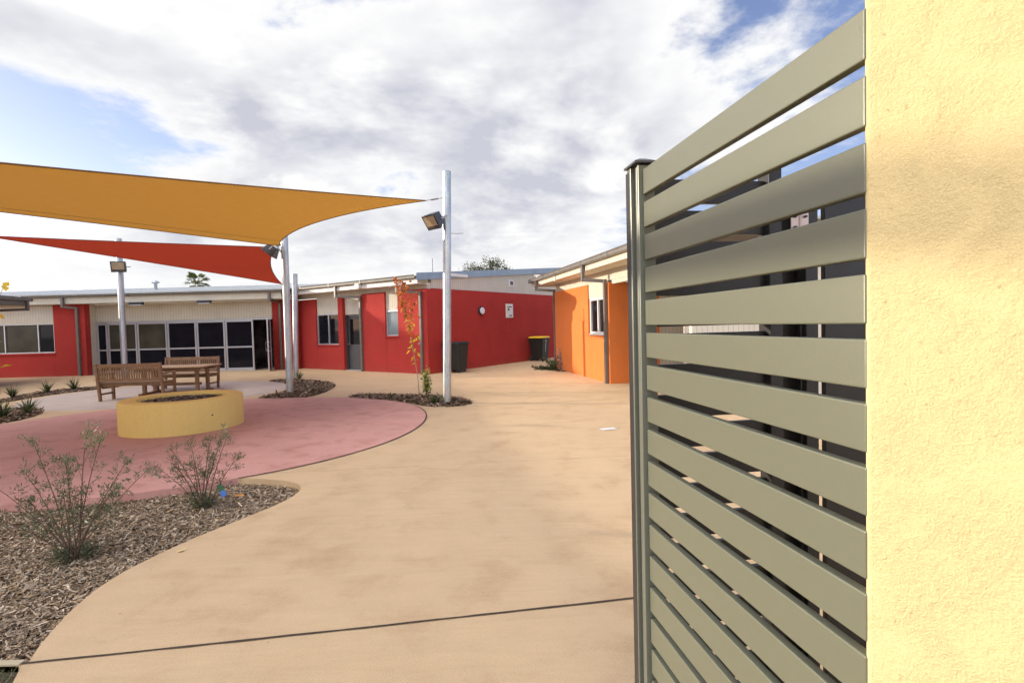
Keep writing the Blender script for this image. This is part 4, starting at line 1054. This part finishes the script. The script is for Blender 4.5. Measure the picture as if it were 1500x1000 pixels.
# palm and tree beyond the roofs
pt = thing('palm_tree', 'fan palm crown showing above the roof of the glass door wing', 'tree', (-27.5, 45, 0))
b = MB(); b.tube([(0,0,0),(.05,0,2.5),(0,0,5.6)], [.32,.24,.2], 10); b.build('trunk', M['bark'], pt)
rs = np.random.RandomState(3); V = []; F = []; C = []; sb = MB()
for k in range(34):
    a = rs.uniform(0, 6.28); el = rs.uniform(-.5, 1.35); d = np.array([math.cos(a)*math.cos(el), math.sin(a)*math.cos(el), math.sin(el)])
    c0 = np.array([0, 0, 5.85]); hub = c0+d*rs.uniform(.45, .8); sb.tube([c0, hub], [.02, .012], 5)
    up = np.cross(d, np.array([-math.sin(a), math.cos(a), 0.])); sd = np.cross(up, d)
    for j in range(-6, 7):
        th = j*.2; dd = d*math.cos(th)+sd*math.sin(th); L = .62*(1-.02*j*j*.4); w = np.cross(dd, up); w = w/np.linalg.norm(w)*.035
        tip = hub+dd*L+np.array([0, 0, -.16*(1+rs.rand())]); m = hub+dd*L*.55; o = len(V)
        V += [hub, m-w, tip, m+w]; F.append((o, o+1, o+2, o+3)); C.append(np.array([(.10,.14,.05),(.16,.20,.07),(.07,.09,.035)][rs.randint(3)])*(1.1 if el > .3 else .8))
np_mesh('crown', M['leaf'], np.array(V), np.array(F), np.array(C), pt); sb.build('frond_stalk', M['stem'], pt)

def tree(label, loc, h, rx, rz, seed, n=9000, leaf=.22):
    t = thing('tree', label, 'tree', loc); rs = np.random.RandomState(seed)
    b = MB(); zc = h-rz; b.tube([(0,0,0),(.1,0,zc*.5),(0,.1,zc)], [.35,.25,.16], 10); cl = []
    for k in range(26):
        a = rs.uniform(0, 6.28); r = math.sqrt(rs.rand())*.85; z = rs.uniform(-.5, .9); q = np.array([rx*r*math.cos(a), rx*r*math.sin(a), zc+rz*z*math.sqrt(max(0, 1-r*r*.8))])
        b.tube([(0,0.05,zc*.75), q*np.array([.5,.5,1])-np.array([0,0,.25*rz*(1-abs(z))]), q], [.09,.06,.02], 6); cl.append((q, rs.uniform(.55, 1.0)))
    b.build('trunk', M['bark'], t)
    P_ = []; C_ = []
    for q, s in cl:
        m = int(n/len(cl)*s); o = rs.normal(0, 1, (m, 3))*np.array([.55, .55, .34])*s*rx*.33; P_.append(q+o); br = math.exp(rs.normal(0, .25))
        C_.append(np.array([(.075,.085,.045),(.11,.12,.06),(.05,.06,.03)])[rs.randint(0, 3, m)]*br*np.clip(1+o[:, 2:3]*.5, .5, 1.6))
    P_ = np.concatenate(P_); C_ = np.concatenate(C_)
    V, F = leaf_quads(P_, rs.normal(0, 1, P_.shape), leaf, leaf*.5, rs)
    np_mesh('crown', M['leaf'], V, F, C_, t); return t
tree('rounded gum tree crown showing above the red wing roof', (-2.4, 60, 0), 9.2, 3.3, 2.3, 51)

# ------------------------------------------------------------------ camera
cam = bpy.data.cameras.new('camera'); co = bpy.data.objects.new('camera', cam); COL.objects.link(co)
cam.sensor_width = 36; cam.lens = 18.0; cam.sensor_fit = 'HORIZONTAL'; cam.clip_start = .02; cam.clip_end = 2000
p, r = .034, .026
f = Vector((0, math.cos(p), -math.sin(p))); u = Vector((0, math.sin(p), math.cos(p)))
X = Vector((1, 0, 0))*math.cos(r)-u*math.sin(r); U = X.cross(f)
m = Matrix((X, U, -f)).transposed().to_4x4(); m.translation = (0, 0, 1.6)
co.matrix_world = m; S.camera = co

# ------------------------------------------------------------------ light
EL = R(10.8); sx, sy = -.982, .19
sun = bpy.data.lights.new('sun', 'SUN'); sun.energy = 5.0; sun.angle = R(.5); sun.color = (1, .88, .71)
so = bpy.data.objects.new('sun', sun); COL.objects.link(so)
d = Vector((sx*math.cos(EL), sy*math.cos(EL), math.sin(EL)))
so.rotation_euler = d.to_track_quat('Z', 'Y').to_euler(); so.location = (-30, 10, 20)

W = bpy.data.worlds.new('World'); S.world = W; W.use_nodes = True
nt = W.node_tree; N = nt.nodes; L = nt.links
for n_ in list(N): N.remove(n_)
out = N.new('ShaderNodeOutputWorld')
sky = N.new('ShaderNodeTexSky'); sky.sky_type = 'NISHITA'; sky.sun_disc = False; sky.sun_elevation = EL; sky.sun_rotation = math.atan2(sx, sy)
sky.air_density = 1.0; sky.dust_density = 0.6; sky.ozone_density = 1.5
def math_(op, a, b=None, c=None, clamp=False):
    m = N.new('ShaderNodeMath'); m.operation = op; m.use_clamp = clamp
    for i, v in enumerate((a, b, c)):
        if v is None: continue
        if hasattr(v, 'node'): L.new(v, m.inputs[i])
        else: m.inputs[i].default_value = v
    return m.outputs[0]
tc = N.new('ShaderNodeTexCoord'); dirv = tc.outputs['Generated']
sep = N.new('ShaderNodeSeparateXYZ'); L.new(dirv, sep.inputs[0])
zz = math_('MAXIMUM', sep.outputs['Z'], 0.0)
den = math_('ADD', zz, 0.24)
cx = math_('DIVIDE', sep.outputs['X'], den); cy = math_('DIVIDE', sep.outputs['Y'], den)
cmb = N.new('ShaderNodeCombineXYZ'); L.new(cx, cmb.inputs[0]); L.new(cy, cmb.inputs[1]); cmb.inputs[2].default_value = 3.7
cloudP = cmb.outputs[0]
def cn(scale, detail, rough, off, dist=0.0):
    mp = N.new('ShaderNodeMapping'); mp.inputs['Location'].default_value = off; L.new(cloudP, mp.inputs['Vector'])
    n_ = N.new('ShaderNodeTexNoise'); n_.inputs['Scale'].default_value = scale; n_.inputs['Detail'].default_value = detail; n_.inputs['Roughness'].default_value = rough; n_.inputs['Distortion'].default_value = dist
    L.new(mp.outputs[0], n_.inputs['Vector']); return n_.outputs['Fac']
def mrange(v, a, b_, c=0.0, d_=1.0, smooth=True):
    m = N.new('ShaderNodeMapRange'); m.interpolation_type = 'SMOOTHSTEP' if smooth else 'LINEAR'
    L.new(v, m.inputs[0]); m.inputs[1].default_value = a; m.inputs[2].default_value = b_; m.inputs[3].default_value = c; m.inputs[4].default_value = d_
    return m.outputs[0]
SK = (31.7, -5.3, 0)
big = cn(1.15, 8, .59, SK, .2)
lit = cn(1.15, 5, .58, (SK[0]+.16, SK[1]-.03, SK[2]-.06), .2)      # same field sampled towards the sun: relief on the clouds
low = cn(0.5, 2, .5, (SK[0]+7, SK[1], 0))
# solid cover ahead and left, breaking up towards the right and far left
bias = math_('ADD', mrange(sep.outputs['X'], .05, .42, .07, -.15), mrange(sep.outputs['X'], -.50, -.70, 0.0, -.10))
bias = math_('ADD', bias, math_('MULTIPLY_ADD', low, .6, -.30))
dens = math_('ADD', big, bias)
mask = mrange(dens, .46, .55)
relief = math_('MULTIPLY_ADD', math_('SUBTRACT', big, lit), 5.2, .46, True)
thick = mrange(dens, .50, .68)
gray = math_('MULTIPLY', thick, math_('SUBTRACT', 1.0, math_('MULTIPLY', relief, .95)), None, True)
hz = mrange(sep.outputs['Z'], 0.0, .22, 1.0, 0.0)
gray = math_('MULTIPLY', gray, math_('SUBTRACT', 1.0, math_('MULTIPLY', hz, .85)))
rp = N.new('ShaderNodeValToRGB'); L.new(gray, rp.inputs['Fac'])
e = rp.color_ramp.elements; e[0].position = .10; e[0].color = (1.0, 1.0, 1.0, 1); e[1].position = .85; e[1].color = (.61, .625, .71, 1)
# brightness of the clouds grows overhead / behind and towards the sun
back = mrange(sep.outputs['Y'], .25, -.5, 1.0, 3.0)
up = mrange(sep.outputs['Z'], .5, .85, 1.0, 2.0)
west = mrange(sep.outputs['X'], -.72, -.95, 1.0, 1.3)
amp = math_('MULTIPLY', math_('MULTIPLY', back, up), west)
cb = N.new('ShaderNodeBackground'); L.new(rp.outputs[0], cb.inputs['Color']); L.new(amp, cb.inputs['Strength'])
sb_ = N.new('ShaderNodeBackground'); sb_.inputs['Strength'].default_value = .15
mxs = N.new('ShaderNodeMix'); mxs.data_type = 'RGBA'; mxs.inputs[0].default_value = .0
mxs.blend_type = 'MULTIPLY'; mxs.inputs[0].default_value = 1.0; mxs.clamp_result = False; L.new(sky.outputs[0], mxs.inputs[6]); mxs.inputs[7].default_value = (1.75, 1.5, 1.8, 1); L.new(mxs.outputs[2], sb_.inputs['Color'])
mx = N.new('ShaderNodeMixShader'); mh = math_('MAXIMUM', mask, math_('MULTIPLY', hz, .55)); L.new(mh, mx.inputs[0]); L.new(sb_.outputs[0], mx.inputs[1]); L.new(cb.outputs[0], mx.inputs[2])
L.new(mx.outputs[0], out.inputs['Surface'])

S.view_settings.view_transform = 'Standard'; S.view_settings.look = 'None'; S.view_settings.exposure = 0; S.view_settings.gamma = 1
S.render.engine = 'CYCLES'
S.cycles.use_adaptive_sampling = True; S.cycles.adaptive_threshold = .03
S.cycles.max_bounces = 4; S.cycles.diffuse_bounces = 3; S.cycles.glossy_bounces = 2; S.cycles.transmission_bounces = 2
try: S.cycles.use_denoising = True
except Exception: pass
